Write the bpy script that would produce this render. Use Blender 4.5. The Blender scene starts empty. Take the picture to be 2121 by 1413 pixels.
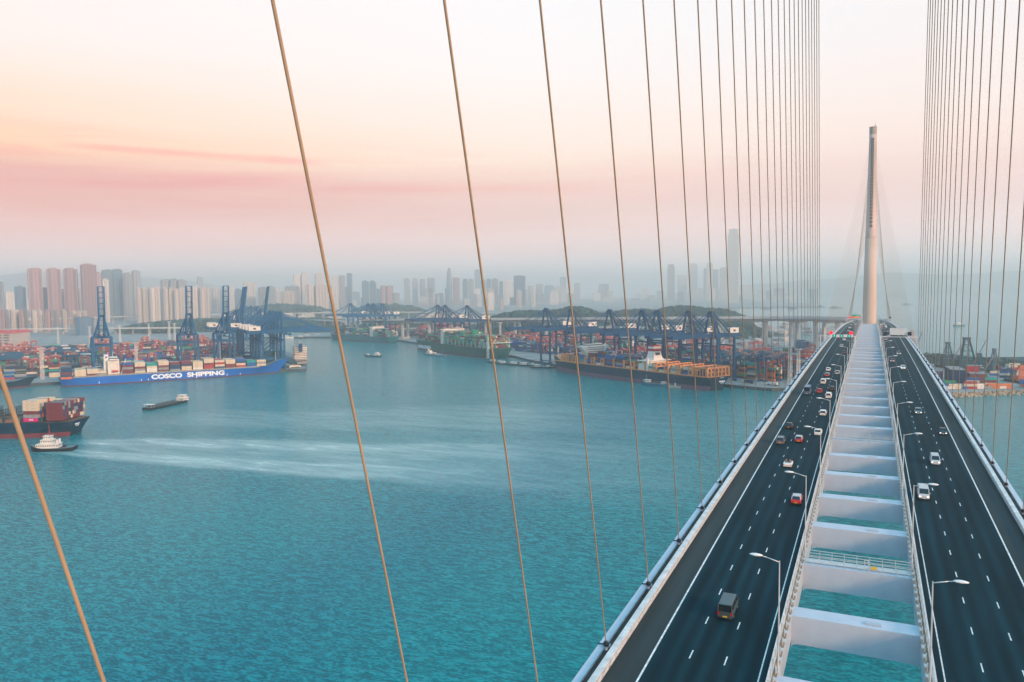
import bpy, math, random
from math import sin, cos, pi, radians, sqrt, atan2
from mathutils import Vector, Matrix

random.seed(7)
SC = bpy.context.scene
COL = SC.collection

# ------------------------------------------------------------------ camera
YAW = 0.43999
CAMX, CAMZ = 1.0719, 113.014
cam_d = bpy.data.cameras.new('camera')
cam = bpy.data.objects.new('camera', cam_d)
COL.objects.link(cam)
RX = Vector((0.90499051, 0.42531014, -0.01017182))
UX = Vector((-0.01893041, 0.06414352, 0.99776112))
FX = Vector((-0.42501038, 0.90277178, -0.06610057))
cam.matrix_world = Matrix(((RX.x, UX.x, -FX.x, CAMX), (RX.y, UX.y, -FX.y, 0.0), (RX.z, UX.z, -FX.z, CAMZ), (0, 0, 0, 1)))
cam_d.sensor_width = 36.0
cam_d.lens = 36.0 * 1578.02 / 2121.0
cam_d.clip_start = 0.5
cam_d.clip_end = 80000
SC.camera = cam
FH = Vector((-sin(YAW), cos(YAW), 0)); RH = Vector((cos(YAW), sin(YAW), 0))


def LD(l, d, z=0.0):
    """a place given by metres to the right of and ahead of the lookout point"""
    return Vector((CAMX + l * RH.x + d * FH.x, l * RH.y + d * FH.y, z))


def ldang(l, d):
    """heading (rotation about z) of the direction (l, d)"""
    v = RH * l + FH * d
    return atan2(v.y, v.x)


# ------------------------------------------------------------------ view / render
SC.view_settings.view_transform = 'Standard'
SC.view_settings.look = 'None'
SC.view_settings.exposure = 0.12
SC.view_settings.gamma = 1.0
SC.view_settings.use_curve_mapping = False
SC.render.engine = 'CYCLES'
SC.cycles.use_denoising = True
SC.cycles.max_bounces = 8
SC.cycles.volume_bounces = 4
SC.cycles.caustics_reflective = False
SC.cycles.caustics_refractive = False
SC.cycles.sample_clamp_indirect = 6.0

# ------------------------------------------------------------------ sun and sky
SUN_EL = radians(20)
sun_dir = Vector((cos(radians(-22)) * cos(SUN_EL), sin(radians(-22)) * cos(SUN_EL), sin(SUN_EL)))
sl = bpy.data.lights.new('sun', 'SUN')
sl.energy = 4.6
sl.angle = radians(9)
sl.color = (1.0, 0.60, 0.36)
so = bpy.data.objects.new('sun', sl)
COL.objects.link(so)
so.rotation_euler = sun_dir.to_track_quat('Z', 'Y').to_euler()

world = bpy.data.worlds.new("World")
SC.world = world
world.use_nodes = True
nt = world.node_tree
nt.nodes.clear()
N = nt.nodes.new
LK = nt.links.new


def wm(op, a, b=None, c=None, clamp=False):
    n = N('ShaderNodeMath'); n.operation = op; n.use_clamp = clamp
    for i, q in enumerate((a, b, c)):
        if q is None:
            continue
        if isinstance(q, (int, float)):
            n.inputs[i].default_value = q
        else:
            LK(q, n.inputs[i])
    return n.outputs[0]


tc = N('ShaderNodeTexCoord')
sky = N('ShaderNodeTexSky')
sky.sky_type = 'NISHITA'; sky.sun_disc = False
sky.sun_elevation = SUN_EL
sky.sun_rotation = pi / 2 - atan2(sun_dir.y, sun_dir.x)
sky.air_density = 1.6; sky.dust_density = 1.2; sky.ozone_density = 4.0
sep = N('ShaderNodeSeparateXYZ'); LK(tc.outputs['Generated'], sep.inputs[0])
Z = sep.outputs[2]
vd = N('ShaderNodeVectorMath'); vd.operation = 'DOT_PRODUCT'
LK(tc.outputs['Generated'], vd.inputs[0]); vd.inputs[1].default_value = RH
AZ = wm('MULTIPLY_ADD', vd.outputs['Value'], 0.9, 0.5, clamp=True)
# thin uneven streaks of cloud in the lower sky
mp = N('ShaderNodeMapping'); mp.inputs['Scale'].default_value = (3.2, 3.2, 46)
LK(tc.outputs['Generated'], mp.inputs[0])
nz = N('ShaderNodeTexNoise'); nz.inputs['Scale'].default_value = 1.0; nz.inputs['Detail'].default_value = 5
nz.inputs['Roughness'].default_value = 0.55
LK(mp.outputs[0], nz.inputs['Vector'])
NZ = wm('SUBTRACT', nz.outputs['Fac'], 0.5)
ZW = wm('MULTIPLY_ADD', NZ, 0.030, Z)


def wramp(stops, fac):
    r = N('ShaderNodeValToRGB')
    cr = r.color_ramp
    cr.interpolation = 'B_SPLINE' if False else 'LINEAR'
    while len(cr.elements) > 1:
        cr.elements.remove(cr.elements[-1])
    cr.elements[0].position = stops[0][0]; cr.elements[0].color = (*[c / 3.0 for c in stops[0][1]], 1)
    for p_, c_ in stops[1:]:
        e = cr.elements.new(p_); e.color = (*[c / 3.0 for c in c_], 1)
    LK(fac, r.inputs[0])
    return r.outputs[0]


SKY_L = [(0.0, (2.1, 1.7, 1.6)), (0.05, (1.5, 0.85, 0.75)), (0.10, (1.08, 0.42, 0.31)), (0.135, (1.02, 0.42, 0.31)),
         (0.165, (1.25, 0.70, 0.40)), (0.20, (1.25, 0.80, 0.56)), (0.27, (1.15, 0.92, 0.84)), (0.36, (1.08, 0.93, 0.92)), (0.46, (0.9, 0.92, 0.98))]
SKY_C = [(0.0, (2.1, 1.75, 1.65)), (0.05, (1.5, 0.95, 0.84)), (0.10, (1.10, 0.66, 0.54)), (0.135, (1.12, 0.70, 0.55)),
         (0.165, (1.18, 0.88, 0.70)), (0.20, (1.15, 0.93, 0.80)), (0.27, (1.06, 0.97, 0.93)), (0.36, (1.0, 0.96, 0.97)), (0.46, (0.85, 0.95, 1.05))]
SKY_R = [(0.0, (2.1, 1.8, 1.75)), (0.05, (1.5, 1.05, 0.96)), (0.10, (1.15, 0.76, 0.68)), (0.135, (1.10, 0.76, 0.67)),
         (0.165, (1.12, 0.84, 0.74)), (0.20, (1.08, 0.88, 0.80)), (0.27, (1.0, 0.90, 0.88)), (0.36, (0.92, 0.90, 0.92)), (0.46, (0.82, 0.9, 0.98))]
L_, C_, R_ = wramp(SKY_L, ZW), wramp(SKY_C, ZW), wramp(SKY_R, ZW)


def wmix(f, a, b, typ='MIX'):
    m = N('ShaderNodeMixRGB'); m.blend_type = typ
    if isinstance(f, float):
        m.inputs[0].default_value = f
    else:
        LK(f, m.inputs[0])
    for i, q in ((1, a), (2, b)):
        if isinstance(q, tuple):
            m.inputs[i].default_value = (*q, 1)
        else:
            LK(q, m.inputs[i])
    return m.outputs[0]


lowsky = wmix(wm('MULTIPLY', AZ, 2.0, clamp=True), L_, C_)
lowsky = wmix(wm('MULTIPLY_ADD', AZ, 2.0, -1.0, clamp=True), lowsky, R_)
# wispy rose clouds, strongest to the left
mp2 = N('ShaderNodeMapping'); mp2.inputs['Scale'].default_value = (2.2, 2.2, 34); mp2.inputs['Location'].default_value = (0.7, 3.1, 0.35)
mp2.inputs['Rotation'].default_value = (0.035, 0.02, 0)
LK(tc.outputs['Generated'], mp2.inputs[0])
nz2 = N('ShaderNodeTexNoise'); nz2.inputs['Scale'].default_value = 1.3; nz2.inputs['Detail'].default_value = 7
nz2.inputs['Roughness'].default_value = 0.6; nz2.inputs['Distortion'].default_value = 0.5
LK(mp2.outputs[0], nz2.inputs['Vector'])
cl = wm('MULTIPLY_ADD', nz2.outputs['Fac'], 5.5, -2.75, clamp=True)
bandm = wm('MULTIPLY', wm('MULTIPLY_ADD', Z, 22.0, -1.5, clamp=True), wm('MULTIPLY_ADD', Z, -22.0, 4.5, clamp=True))
cl = wm('MULTIPLY', wm('MULTIPLY', cl, bandm), wm('MULTIPLY_ADD', AZ, -1.0, 0.95, clamp=True))


def skydir(px, py):
    return (FX + RX * ((px - 1060.5) / 1578.02) - UX * ((py - 706.5) / 1578.02)).normalized()


def streak_cloud(a_, b_, half, rag, amt):
    """a ragged ribbon of cloud along the great circle between two directions of the sky"""
    d0, d1 = skydir(*a_), skydir(*b_); n_ = d0.cross(d1).normalized(); al = (d1 - d0).normalized()
    def dot(v):
        q = N('ShaderNodeVectorMath'); q.operation = 'DOT_PRODUCT'; LK(tc.outputs['Generated'], q.inputs[0]); q.inputs[1].default_value = v
        return q.outputs['Value']
    off = wm('ABSOLUTE', wm('ADD', dot(n_), wm('MULTIPLY_ADD', nz2.outputs['Fac'], rag, -rag * 0.5)))
    m_ = wm('SUBTRACT', 1.0, wm('DIVIDE', off, half), clamp=True)
    u0, u1 = d0.dot(al), d1.dot(al)
    t_ = wm('MULTIPLY_ADD', dot(al), 1 / (u1 - u0), -u0 / (u1 - u0))
    e_ = wm('MULTIPLY', wm('MULTIPLY', t_, 5.0, clamp=True), wm('MULTIPLY_ADD', t_, -5.0, 5.0, clamp=True))
    tex = wm('MULTIPLY_ADD', nz.outputs['Fac'], 4.0, -1.3, clamp=True)
    return wm('MULTIPLY', wm('MULTIPLY', m_, e_), wm('MULTIPLY', tex, amt))


for q_ in (streak_cloud((90, 296), (700, 340), 0.0065, 0.012, 1.5), streak_cloud((-500, 385), (760, 372), 0.014, 0.03, 1.3), streak_cloud((520, 395), (1330, 388), 0.013, 0.03, 1.0), streak_cloud((-300, 318), (90, 312), 0.006, 0.01, 1.2)):
    cl = wm('MAXIMUM', cl, q_)
cl = wm('MINIMUM', cl, 1.0)
cloudy = wmix(1.0, lowsky, (0.98, 0.70, 0.72), 'MULTIPLY')
lowsky = wmix(cl, lowsky, cloudy)
lowsky = wmix(1.0, lowsky, (3.0, 3.0, 3.0), 'MULTIPLY')
nish = wmix(1.0, sky.outputs[0], (0.050, 0.090, 0.115), 'MULTIPLY')
nish = wmix(0.75, nish, (0.30, 1.04, 1.46))
topf = wm('MULTIPLY_ADD', Z, 1 / 0.08, -0.355 / 0.08, clamp=True)
full = wmix(topf, lowsky, nish)
bg = N('ShaderNodeBackground'); LK(full, bg.inputs[0]); bg.inputs[1].default_value = 1.0
wo = N('ShaderNodeOutputWorld'); LK(bg.outputs[0], wo.inputs[0])

# ------------------------------------------------------------------ helpers
ONES = 'first second third fourth fifth sixth seventh eighth ninth tenth eleventh twelfth thirteenth fourteenth fifteenth sixteenth seventeenth eighteenth nineteenth'.split()
TENS = {2: 'twenty', 3: 'thirty', 4: 'forty', 5: 'fifty', 6: 'sixty', 7: 'seventy', 8: 'eighty', 9: 'ninety'}


def nth(n):
    if n < 20:
        return ONES[n - 1]
    if n >= 100:
        return 'hundred-and-' + nth(n - 100) if n > 100 else 'hundredth'
    t, o = divmod(n, 10)
    if o == 0:
        return TENS[t][:-1] + 'ieth'
    return TENS[t] + '-' + ONES[o - 1]


class MB:
    def __init__(s):
        s.v = []; s.f = []; s.m = []

    def add(s, vs, fs, m=0):
        k = len(s.v)
        s.v.extend([tuple(q) for q in vs])
        for f in fs:
            s.f.append(tuple(k + i for i in f)); s.m.append(m)

    def hexa(s, p, m=0):
        s.add(p, [(3, 2, 1, 0), (4, 5, 6, 7), (0, 1, 5, 4), (1, 2, 6, 5), (2, 3, 7, 6), (3, 0, 4, 7)], m)

    def box(s, c, d, m=0, rz=0.0, top=1.0):
        x, y, z = c; a, b, h = d[0] / 2, d[1] / 2, d[2] / 2
        cr, sr = cos(rz), sin(rz)
        p = []
        for zz, k in ((-h, 1.0), (h, top)):
            for u, w in ((-a, -b), (a, -b), (a, b), (-a, b)):
                u *= k; w *= k
                p.append((x + u * cr - w * sr, y + u * sr + w * cr, z + zz))
        s.hexa(p, m)

    def bb(s, x0, x1, y0, y1, z0, z1, m=0):
        s.box(((x0 + x1) / 2, (y0 + y1) / 2, (z0 + z1) / 2), (abs(x1 - x0), abs(y1 - y0), abs(z1 - z0)), m)

    def bar(s, p, q, w, h=None, m=0):
        h = h or w
        p = Vector(p); q = Vector(q); d = (q - p)
        if d.length < 1e-6:
            return
        d.normalize()
        up = Vector((0, 0, 1)) if abs(d.z) < 0.97 else Vector((0, 1, 0))
        a = d.cross(up).normalized() * (w / 2); b = a.cross(d).normalized() * (h / 2)
        s.hexa([p - a - b, p + a - b, p + a + b, p - a + b, q - a - b, q + a - b, q + a + b, q - a + b], m)

    def tube(s, p, q, r0, r1=None, n=8, m=0):
        r1 = r0 if r1 is None else r1
        p = Vector(p); q = Vector(q); d = (q - p).normalized()
        up = Vector((0, 0, 1)) if abs(d.z) < 0.97 else Vector((0, 1, 0))
        a = d.cross(up).normalized(); b = a.cross(d).normalized()
        vs = []
        for c, r in ((p, r0), (q, r1)):
            for i in range(n):
                t = 2 * pi * i / n
                vs.append(c + a * (r * cos(t)) + b * (r * sin(t)))
        fs = [(i, (i + 1) % n, n + (i + 1) % n, n + i) for i in range(n)]
        fs += [tuple(range(n - 1, -1, -1)), tuple(range(n, 2 * n))]
        s.add(vs, fs, m)

    def lathe(s, prof, n=24, m=0, c=(0, 0), mats=None):
        k = len(s.v)
        for z, r in prof:
            for i in range(n):
                t = 2 * pi * i / n
                s.v.append((c[0] + r * cos(t), c[1] + r * sin(t), z))
        for j in range(len(prof) - 1):
            for i in range(n):
                s.f.append((k + j * n + i, k + j * n + (i + 1) % n, k + (j + 1) * n + (i + 1) % n, k + (j + 1) * n + i))
                s.m.append(m if mats is None else mats[j])
        s.f.append(tuple(k + (len(prof) - 1) * n + i for i in range(n))); s.m.append(m if mats is None else mats[-1])

    def prism(s, pts, z0, z1, m=0, mtop=None):
        n = len(pts)
        k = len(s.v)
        s.v.extend([(p[0], p[1], z0) for p in pts]); s.v.extend([(p[0], p[1], z1) for p in pts])
        for i in range(n):
            j = (i + 1) % n
            s.f.append((k + i, k + j, k + n + j, k + n + i)); s.m.append(m)
        s.f.append(tuple(k + n + i for i in range(n))); s.m.append(m if mtop is None else mtop)
        s.f.append(tuple(k + n - 1 - i for i in range(n))); s.m.append(m)

    def loft(s, secs, m=0, cap=True, closed=True, mats=None):
        n = len(secs[0]); k = len(s.v)
        for sec in secs:
            s.v.extend([tuple(q) for q in sec])
        for j in range(len(secs) - 1):
            for i in range(n if closed else n - 1):
                i2 = (i + 1) % n
                s.f.append((k + j * n + i, k + j * n + i2, k + (j + 1) * n + i2, k + (j + 1) * n + i))
                s.m.append(m if mats is None else mats[i])
        if cap:
            s.f.append(tuple(k + n - 1 - i for i in range(n))); s.m.append(m)
            s.f.append(tuple(k + (len(secs) - 1) * n + i for i in range(n))); s.m.append(m)

    def mesh(s, name, mats, smooth=False):
        me = bpy.data.meshes.new(name)
        me.from_pydata(s.v, [], s.f)
        if not isinstance(mats, (list, tuple)):
            mats = [mats]
        for q in mats:
            me.materials.append(q)
        if len(mats) > 1:
            me.polygons.foreach_set('material_index', s.m)
        if smooth:
            me.polygons.foreach_set('use_smooth', [True] * len(me.polygons))
        me.update()
        return me

    def build(s, name, mats, parent=None, smooth=False, loc=None, rz=None):
        o = bpy.data.objects.new(name, s.mesh(name, mats, smooth))
        COL.objects.link(o)
        if parent is not None:
            o.parent = parent
        if loc is not None:
            o.location = loc
        if rz is not None:
            o.rotation_euler = (0, 0, rz)
        return o


def tag(o, label=None, cat=None, group=None, kind=None):
    if label: o['label'] = label
    if cat: o['category'] = cat
    if group: o['group'] = group
    if kind: o['kind'] = kind
    return o


def thing(name, label, cat, loc=(0, 0, 0), rz=0.0, group=None, kind=None):
    o = bpy.data.objects.new(name, None)
    COL.objects.link(o)
    o.empty_display_size = 0.5
    o.location = loc; o.rotation_euler = (0, 0, rz)
    return tag(o, label, cat, group, kind)


def copy_tree(root, loc, rz, label, group=None, scale=None):
    r = root.copy(); COL.objects.link(r)
    r.location = loc; r.rotation_euler = (0, 0, rz)
    r['label'] = label
    if group: r['group'] = group
    if scale: r.scale = scale
    for ch in list(root.children):
        c = ch.copy(); COL.objects.link(c); c.parent = r
        for g in list(ch.children):
            d = g.copy(); COL.objects.link(d); d.parent = c
    return r


MATS = {}


def M(name, col, rough=0.6, metal=0.0, var=0.18, scale=0.6, bump=0.0, emit=None, es=1.0, spec=0.22, dirt=None, stretch=None):
    """painted or bare surface with uneven tone"""
    if name in MATS:
        return MATS[name]
    m = bpy.data.materials.new(name); m.use_nodes = True
    t = m.node_tree; b = t.nodes['Principled BSDF']
    b.inputs['Roughness'].default_value = rough; b.inputs['Metallic'].default_value = metal
    b.inputs['Specular IOR Level'].default_value = spec
    co = t.nodes.new('ShaderNodeTexCoord')
    src = co.outputs['Object']
    if stretch:
        mpn = t.nodes.new('ShaderNodeMapping'); mpn.inputs['Scale'].default_value = stretch
        t.links.new(src, mpn.inputs[0]); src = mpn.outputs[0]
    n = t.nodes.new('ShaderNodeTexNoise'); n.inputs['Scale'].default_value = scale; n.inputs['Detail'].default_value = 4
    t.links.new(src, n.inputs['Vector'])
    r = t.nodes.new('ShaderNodeValToRGB')
    r.color_ramp.elements[0].position = 0.3; r.color_ramp.elements[1].position = 0.72
    lo = [c * (1 - var) for c in col] if dirt is None else dirt
    r.color_ramp.elements[0].color = (*lo, 1)
    r.color_ramp.elements[1].color = (*[min(1, c * (1 + var * 0.6)) for c in col], 1)
    t.links.new(n.outputs['Fac'], r.inputs[0]); t.links.new(r.outputs[0], b.inputs['Base Color'])
    if bump:
        bn = t.nodes.new('ShaderNodeBump'); bn.inputs['Strength'].default_value = bump
        t.links.new(n.outputs['Fac'], bn.inputs['Height']); t.links.new(bn.outputs[0], b.inputs['Normal'])
    if emit:
        b.inputs['Emission Color'].default_value = (*emit, 1); b.inputs['Emission Strength'].default_value = es
    MATS[name] = m
    return m

# ------------------------------------------------------------------ water
def water_material():
    m = bpy.data.materials.new('harbour_water'); m.use_nodes = True
    t = m.node_tree; b = t.nodes['Principled BSDF']; A = t.nodes.new; L = t.links.new

    def mth(op, a, b_=None, c=None, clamp=False):
        n = A('ShaderNodeMath'); n.operation = op; n.use_clamp = clamp
        for i, q in enumerate((a, b_, c)):
            if q is None: continue
            if isinstance(q, (int, float)): n.inputs[i].default_value = q
            else: L(q, n.inputs[i])
        return n.outputs[0]
    co = A('ShaderNodeTexCoord')

    def noise(scale, rot, detail=4, rough=0.55, loc=(0, 0, 0), dist=0.0):
        mp_ = A('ShaderNodeMapping'); mp_.inputs['Scale'].default_value = scale; mp_.inputs['Rotation'].default_value = (0, 0, rot)
        mp_.inputs['Location'].default_value = loc
        L(co.outputs['Object'], mp_.inputs[0])
        n = A('ShaderNodeTexNoise'); n.inputs['Scale'].default_value = 1.0; n.inputs['Detail'].default_value = detail
        n.inputs['Roughness'].default_value = rough; n.inputs['Distortion'].default_value = dist
        L(mp_.outputs[0], n.inputs['Vector'])
        return n.outputs['Fac']
    a = radians(-28)
    w1 = noise((0.20, 0.52, 1), a, 5, 0.6, dist=0.8)
    w2 = noise((0.02, 0.055, 1), a + 0.3, 3, 0.5)
    w3 = noise((0.6, 1.5, 1), a - 0.2, 3, 0.6)
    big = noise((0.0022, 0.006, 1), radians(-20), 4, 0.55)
    h = mth('ADD', mth('MULTIPLY', w1, 1.0), mth('ADD', mth('MULTIPLY', w2, 1.0), mth('MULTIPLY', w3, 0.3)))
    # wakes: pale, smoother bands behind the departing ship and the tug; mid-water sheen painted likewise
    geo = A('ShaderNodeNewGeometry')
    foam_sheen = None; foam2 = None
    for (l0, d0, l1, d1, wd, st) in WAKES_SHEEN:
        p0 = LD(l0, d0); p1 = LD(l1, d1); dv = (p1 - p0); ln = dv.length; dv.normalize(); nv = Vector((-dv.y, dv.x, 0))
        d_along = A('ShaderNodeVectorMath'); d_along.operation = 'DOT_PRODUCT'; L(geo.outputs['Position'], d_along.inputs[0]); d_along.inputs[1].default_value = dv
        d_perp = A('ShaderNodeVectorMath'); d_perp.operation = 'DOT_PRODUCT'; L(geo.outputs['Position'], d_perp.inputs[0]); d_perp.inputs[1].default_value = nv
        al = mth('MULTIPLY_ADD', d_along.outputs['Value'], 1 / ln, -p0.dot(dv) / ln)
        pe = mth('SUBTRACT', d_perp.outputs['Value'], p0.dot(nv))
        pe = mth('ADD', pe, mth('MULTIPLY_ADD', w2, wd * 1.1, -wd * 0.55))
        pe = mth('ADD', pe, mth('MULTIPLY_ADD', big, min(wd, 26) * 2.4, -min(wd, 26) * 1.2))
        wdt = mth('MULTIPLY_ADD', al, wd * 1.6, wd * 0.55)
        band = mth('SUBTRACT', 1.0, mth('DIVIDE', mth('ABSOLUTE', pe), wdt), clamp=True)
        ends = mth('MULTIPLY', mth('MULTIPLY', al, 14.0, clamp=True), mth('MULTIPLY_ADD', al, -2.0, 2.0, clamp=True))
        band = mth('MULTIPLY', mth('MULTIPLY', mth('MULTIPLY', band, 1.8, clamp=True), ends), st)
        foam_sheen = band if foam_sheen is None else mth('MAXIMUM', foam_sheen, band)
    streak = noise((0.018, 0.075, 1), ldang(1, -0.10) * 0 - ldang(0.98, -0.19), 5, 0.65, dist=0.4)
    foam_sheen = mth('MULTIPLY', foam_sheen, mth('MULTIPLY_ADD', streak, 2.0, -0.35, clamp=True))
    # body colour: teal, a little paler and greener in broad patches
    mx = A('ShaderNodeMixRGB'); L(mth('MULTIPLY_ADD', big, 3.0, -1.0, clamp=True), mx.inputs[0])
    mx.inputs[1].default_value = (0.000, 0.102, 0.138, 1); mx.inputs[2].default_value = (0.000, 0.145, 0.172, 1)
    mxb = A('ShaderNodeMixRGB'); L(mth('MULTIPLY_ADD', mth('ADD', w1, mth('MULTIPLY', w3, 0.8)), 3.8, -3.05, clamp=True), mxb.inputs[0])  # wave noise paints the light and dark of ripples into the colour
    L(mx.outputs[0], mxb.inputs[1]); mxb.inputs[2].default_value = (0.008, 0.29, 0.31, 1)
    mx2 = A('ShaderNodeMixRGB'); L(foam_sheen, mx2.inputs[0]); L(mxb.outputs[0], mx2.inputs[1]); mx2.inputs[2].default_value = (0.46, 0.56, 0.55, 1)
    L(mx2.outputs[0], b.inputs['Base Color'])
    L(mth('MULTIPLY_ADD', foam_sheen, 0.25, 0.10), b.inputs['Roughness'])
    b.inputs['IOR'].default_value = 1.33; b.inputs['Specular IOR Level'].default_value = 0.08
    bm = A('ShaderNodeBump'); bm.inputs['Distance'].default_value = 1.0
    L(mth('MULTIPLY_ADD', foam_sheen, -0.3, 0.5, clamp=True), bm.inputs['Strength'])
    L(mth('MULTIPLY', h, 0.68), bm.inputs['Height'])
    L(bm.outputs[0], b.inputs['Normal'])
    return m


WAKES_SHEEN = [(-345, 585, 150, 505, 24, 0.8), (-350, 548, 90, 425, 19, 0.9), (-330, 568, 170, 465, 60, 0.5), (-330, 690, 330, 640, 75, 0.30)]  # last wide band paints the pale sky reflection into the mid-water colour
mb = MB()
mb.add([(-45000, -45000, 0), (45000, -45000, 0), (45000, 45000, 0), (-45000, 45000, 0)], [(0, 1, 2, 3)])
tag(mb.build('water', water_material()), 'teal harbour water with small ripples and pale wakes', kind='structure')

# ------------------------------------------------------------------ land
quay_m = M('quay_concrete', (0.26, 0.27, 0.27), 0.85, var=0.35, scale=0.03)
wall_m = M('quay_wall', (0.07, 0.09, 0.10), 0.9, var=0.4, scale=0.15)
city_m = M('city_ground', (0.20, 0.22, 0.22), 0.9, var=0.5, scale=0.006)
rock_m = M('shore_rock', (0.42, 0.33, 0.24), 0.95, var=0.5, scale=0.35, bump=0.8)


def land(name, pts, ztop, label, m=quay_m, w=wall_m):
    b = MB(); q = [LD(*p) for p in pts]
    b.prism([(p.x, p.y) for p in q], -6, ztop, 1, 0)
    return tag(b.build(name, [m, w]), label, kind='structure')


LAND_A = [(-1700, 270), (-575, 961), (-352, 1097), (-340, 1083), (-298, 1097), (-312, 1132), (-356, 1190), (-480, 1440), (-700, 1880), (-760, 1995), (-1700, 2300), (-2600, 1500)]
LAND_B = [(-760, 2000), (-704, 1912), (-431, 1886), (-416, 1872), (-247, 1714), (-190, 1610), (-166, 1544), (4, 1277), (26, 1205), (76, 1097), (252, 858), (284, 828),
          (320, 832), (444, 774), (536, 793), (700, 812), (800, 845), (810, 940), (700, 1040), (672, 1210), (640, 1420), (590, 1750), (600, 2250), (200, 2700), (-700, 3300), (-5200, 3600), (-5200, 2000), (-1700, 2303)]
LAND_C = [(-5200, 3604), (-700, 3304), (-300, 3500), (60, 3700), (700, 4050), (1300, 4300), (1750, 4350), (2100, 5600), (2100, 9500), (-9000, 9500), (-9000, 3604)]
land('quay_ground', LAND_A, 3.6, 'grey concrete apron of the terminal on the left')
land('quay_ground', LAND_B, 3.6, 'grey concrete apron of the terminal past the channel')
land('city_ground', LAND_C, 4.0, 'built up flat ground of the hazy city', city_m)
# rocky slope of the near shore to the right of the bridge
b = MB(); rnd = random.Random(3)
P0, P1 = LD(400, 800), LD(640, 806)
pts = [(380, 812), (444, 774), (536, 793), (640, 805)]
for i in range(len(pts) - 1):
    for k in range(28):
        t = k / 28
        l = pts[i][0] * (1 - t) + pts[i + 1][0] * t; d = pts[i][1] * (1 - t) + pts[i + 1][1] * t
        for j in range(3):
            p = LD(l + rnd.uniform(-2, 2), d - 1.5 - 2.4 * j + rnd.uniform(-.6, .6), 3.2 - 1.5 * j)
            b.box(p, (rnd.uniform(2, 4.5), rnd.uniform(2, 3.5), rnd.uniform(1.5, 2.8)), 0, rnd.uniform(0, 3), 0.7)
tag(b.build('shore_rocks', [rock_m]), 'brown rocks of the sloping shore below the container yard', kind='stuff')

# ------------------------------------------------------------------ the bridge
ZM = 77.6
S0 = 23.0875
Y_FAR = 994.9


def deck(s):
    """path of the roadway: x, y, z, heading"""
    if s <= 1000:
        z = ZM - 7.859 * ((s - 485.9) / 509.0) ** 2
    elif s < 1284:
        z = ZM - 7.859 * ((1000 - 485.9) / 509.0) ** 2 - 0.0312 * (s - 1000)
    else:
        z = ZM - 7.859 * ((1000 - 485.9) / 509.0) ** 2 - 0.0312 * 284 - 0.0118 * (s - 1284)
    if s <= 1300:
        return 0.0, s, z, 0.0
    R = 200.0
    a = (s - 1300) / R
    if a < pi / 2:
        return -R + R * cos(a), 1300 + R * sin(a), z, a
    e = s - 1300 - R * pi / 2
    return -R - e, 1300 + R, z, pi / 2


def at(s, x, dz=0.0):
    px, py, pz, a = deck(s)
    return Vector((px + x * cos(a), py + x * sin(a), pz + dz))


def srange(a, b, st=18.0):
    n = max(1, int(round((b - a) / st)))
    return [a + (b - a) * i / n for i in range(n + 1)]


def sweep(mb, poly, ss, m=0):
    mb.loft([[at(s, x, z) for x, z in poly] for s in ss], m)


asphalt = M('asphalt', (0.004, 0.027, 0.038), 0.85, spec=0.12, var=0.38, scale=0.10, stretch=(6, 0.35, 1))
shoulder = M('shoulder_asphalt', (0.036, 0.050, 0.054), 0.85, spec=0.15, var=0.25, scale=0.10, stretch=(6, 0.35, 1))
def wheel_tracks(m):
    t = m.node_tree; b = t.nodes['Principled BSDF']; A = t.nodes.new
    src = b.inputs['Base Color'].links[0].from_socket
    co = A('ShaderNodeTexCoord'); sp_ = A('ShaderNodeSeparateXYZ'); t.links.new(co.outputs['Object'], sp_.inputs[0])
    a1 = A('ShaderNodeMath'); a1.operation = 'ABSOLUTE'; t.links.new(sp_.outputs[0], a1.inputs[0])
    a2 = A('ShaderNodeMath'); a2.operation = 'MULTIPLY_ADD'; t.links.new(a1.outputs[0], a2.inputs[0]); a2.inputs[1].default_value = 2 * pi / 1.865; a2.inputs[2].default_value = -10.5 * 2 * pi / 1.865
    a3 = A('ShaderNodeMath'); a3.operation = 'COSINE'; t.links.new(a2.outputs[0], a3.inputs[0])
    n = A('ShaderNodeTexNoise'); n.inputs['Scale'].default_value = 0.02; t.links.new(co.outputs['Object'], n.inputs['Vector'])
    a4 = A('ShaderNodeMath'); a4.operation = 'MULTIPLY'; t.links.new(a3.outputs[0], a4.inputs[0]); t.links.new(n.outputs['Fac'], a4.inputs[1])
    a5 = A('ShaderNodeMath'); a5.operation = 'MULTIPLY_ADD'; t.links.new(a4.outputs[0], a5.inputs[0]); a5.inputs[1].default_value = 0.38; a5.inputs[2].default_value = 1.0
    hs = A('ShaderNodeHueSaturation'); t.links.new(src, hs.inputs['Color']); t.links.new(a5.outputs[0], hs.inputs['Value'])
    t.links.new(hs.outputs[0], b.inputs['Base Color'])


wheel_tracks(asphalt)
paint = M('road_paint', (0.70, 0.72, 0.72), 0.6, var=0.35, scale=2.5)
steel = M('bridge_steel', (0.40, 0.44, 0.50), 0.5, var=0.12, scale=0.25)
steel_lt = M('bridge_steel_light', (0.48, 0.52, 0.60), 0.5, var=0.07, scale=0.5)
barrier_m = M('barrier_steel', (0.60, 0.61, 0.62), 0.55, var=0.22, scale=0.9)
chan_m = M('cable_channel', (0.060, 0.062, 0.058), 0.85, var=0.4, scale=0.5)
ledge_m = M('service_ledge', (0.30, 0.24, 0.18), 0.85, var=0.35, scale=0.7)
cable_m = M('cable_sheath', (0.43, 0.29, 0.19), 0.55, var=0.12, scale=0.3)
dark_m = M('dark_steel', (0.03, 0.045, 0.06), 0.6, var=0.3, scale=0.8)
galv = M('galvanised', (0.55, 0.58, 0.60), 0.45, metal=0.2, var=0.15, scale=1.2)
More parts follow.
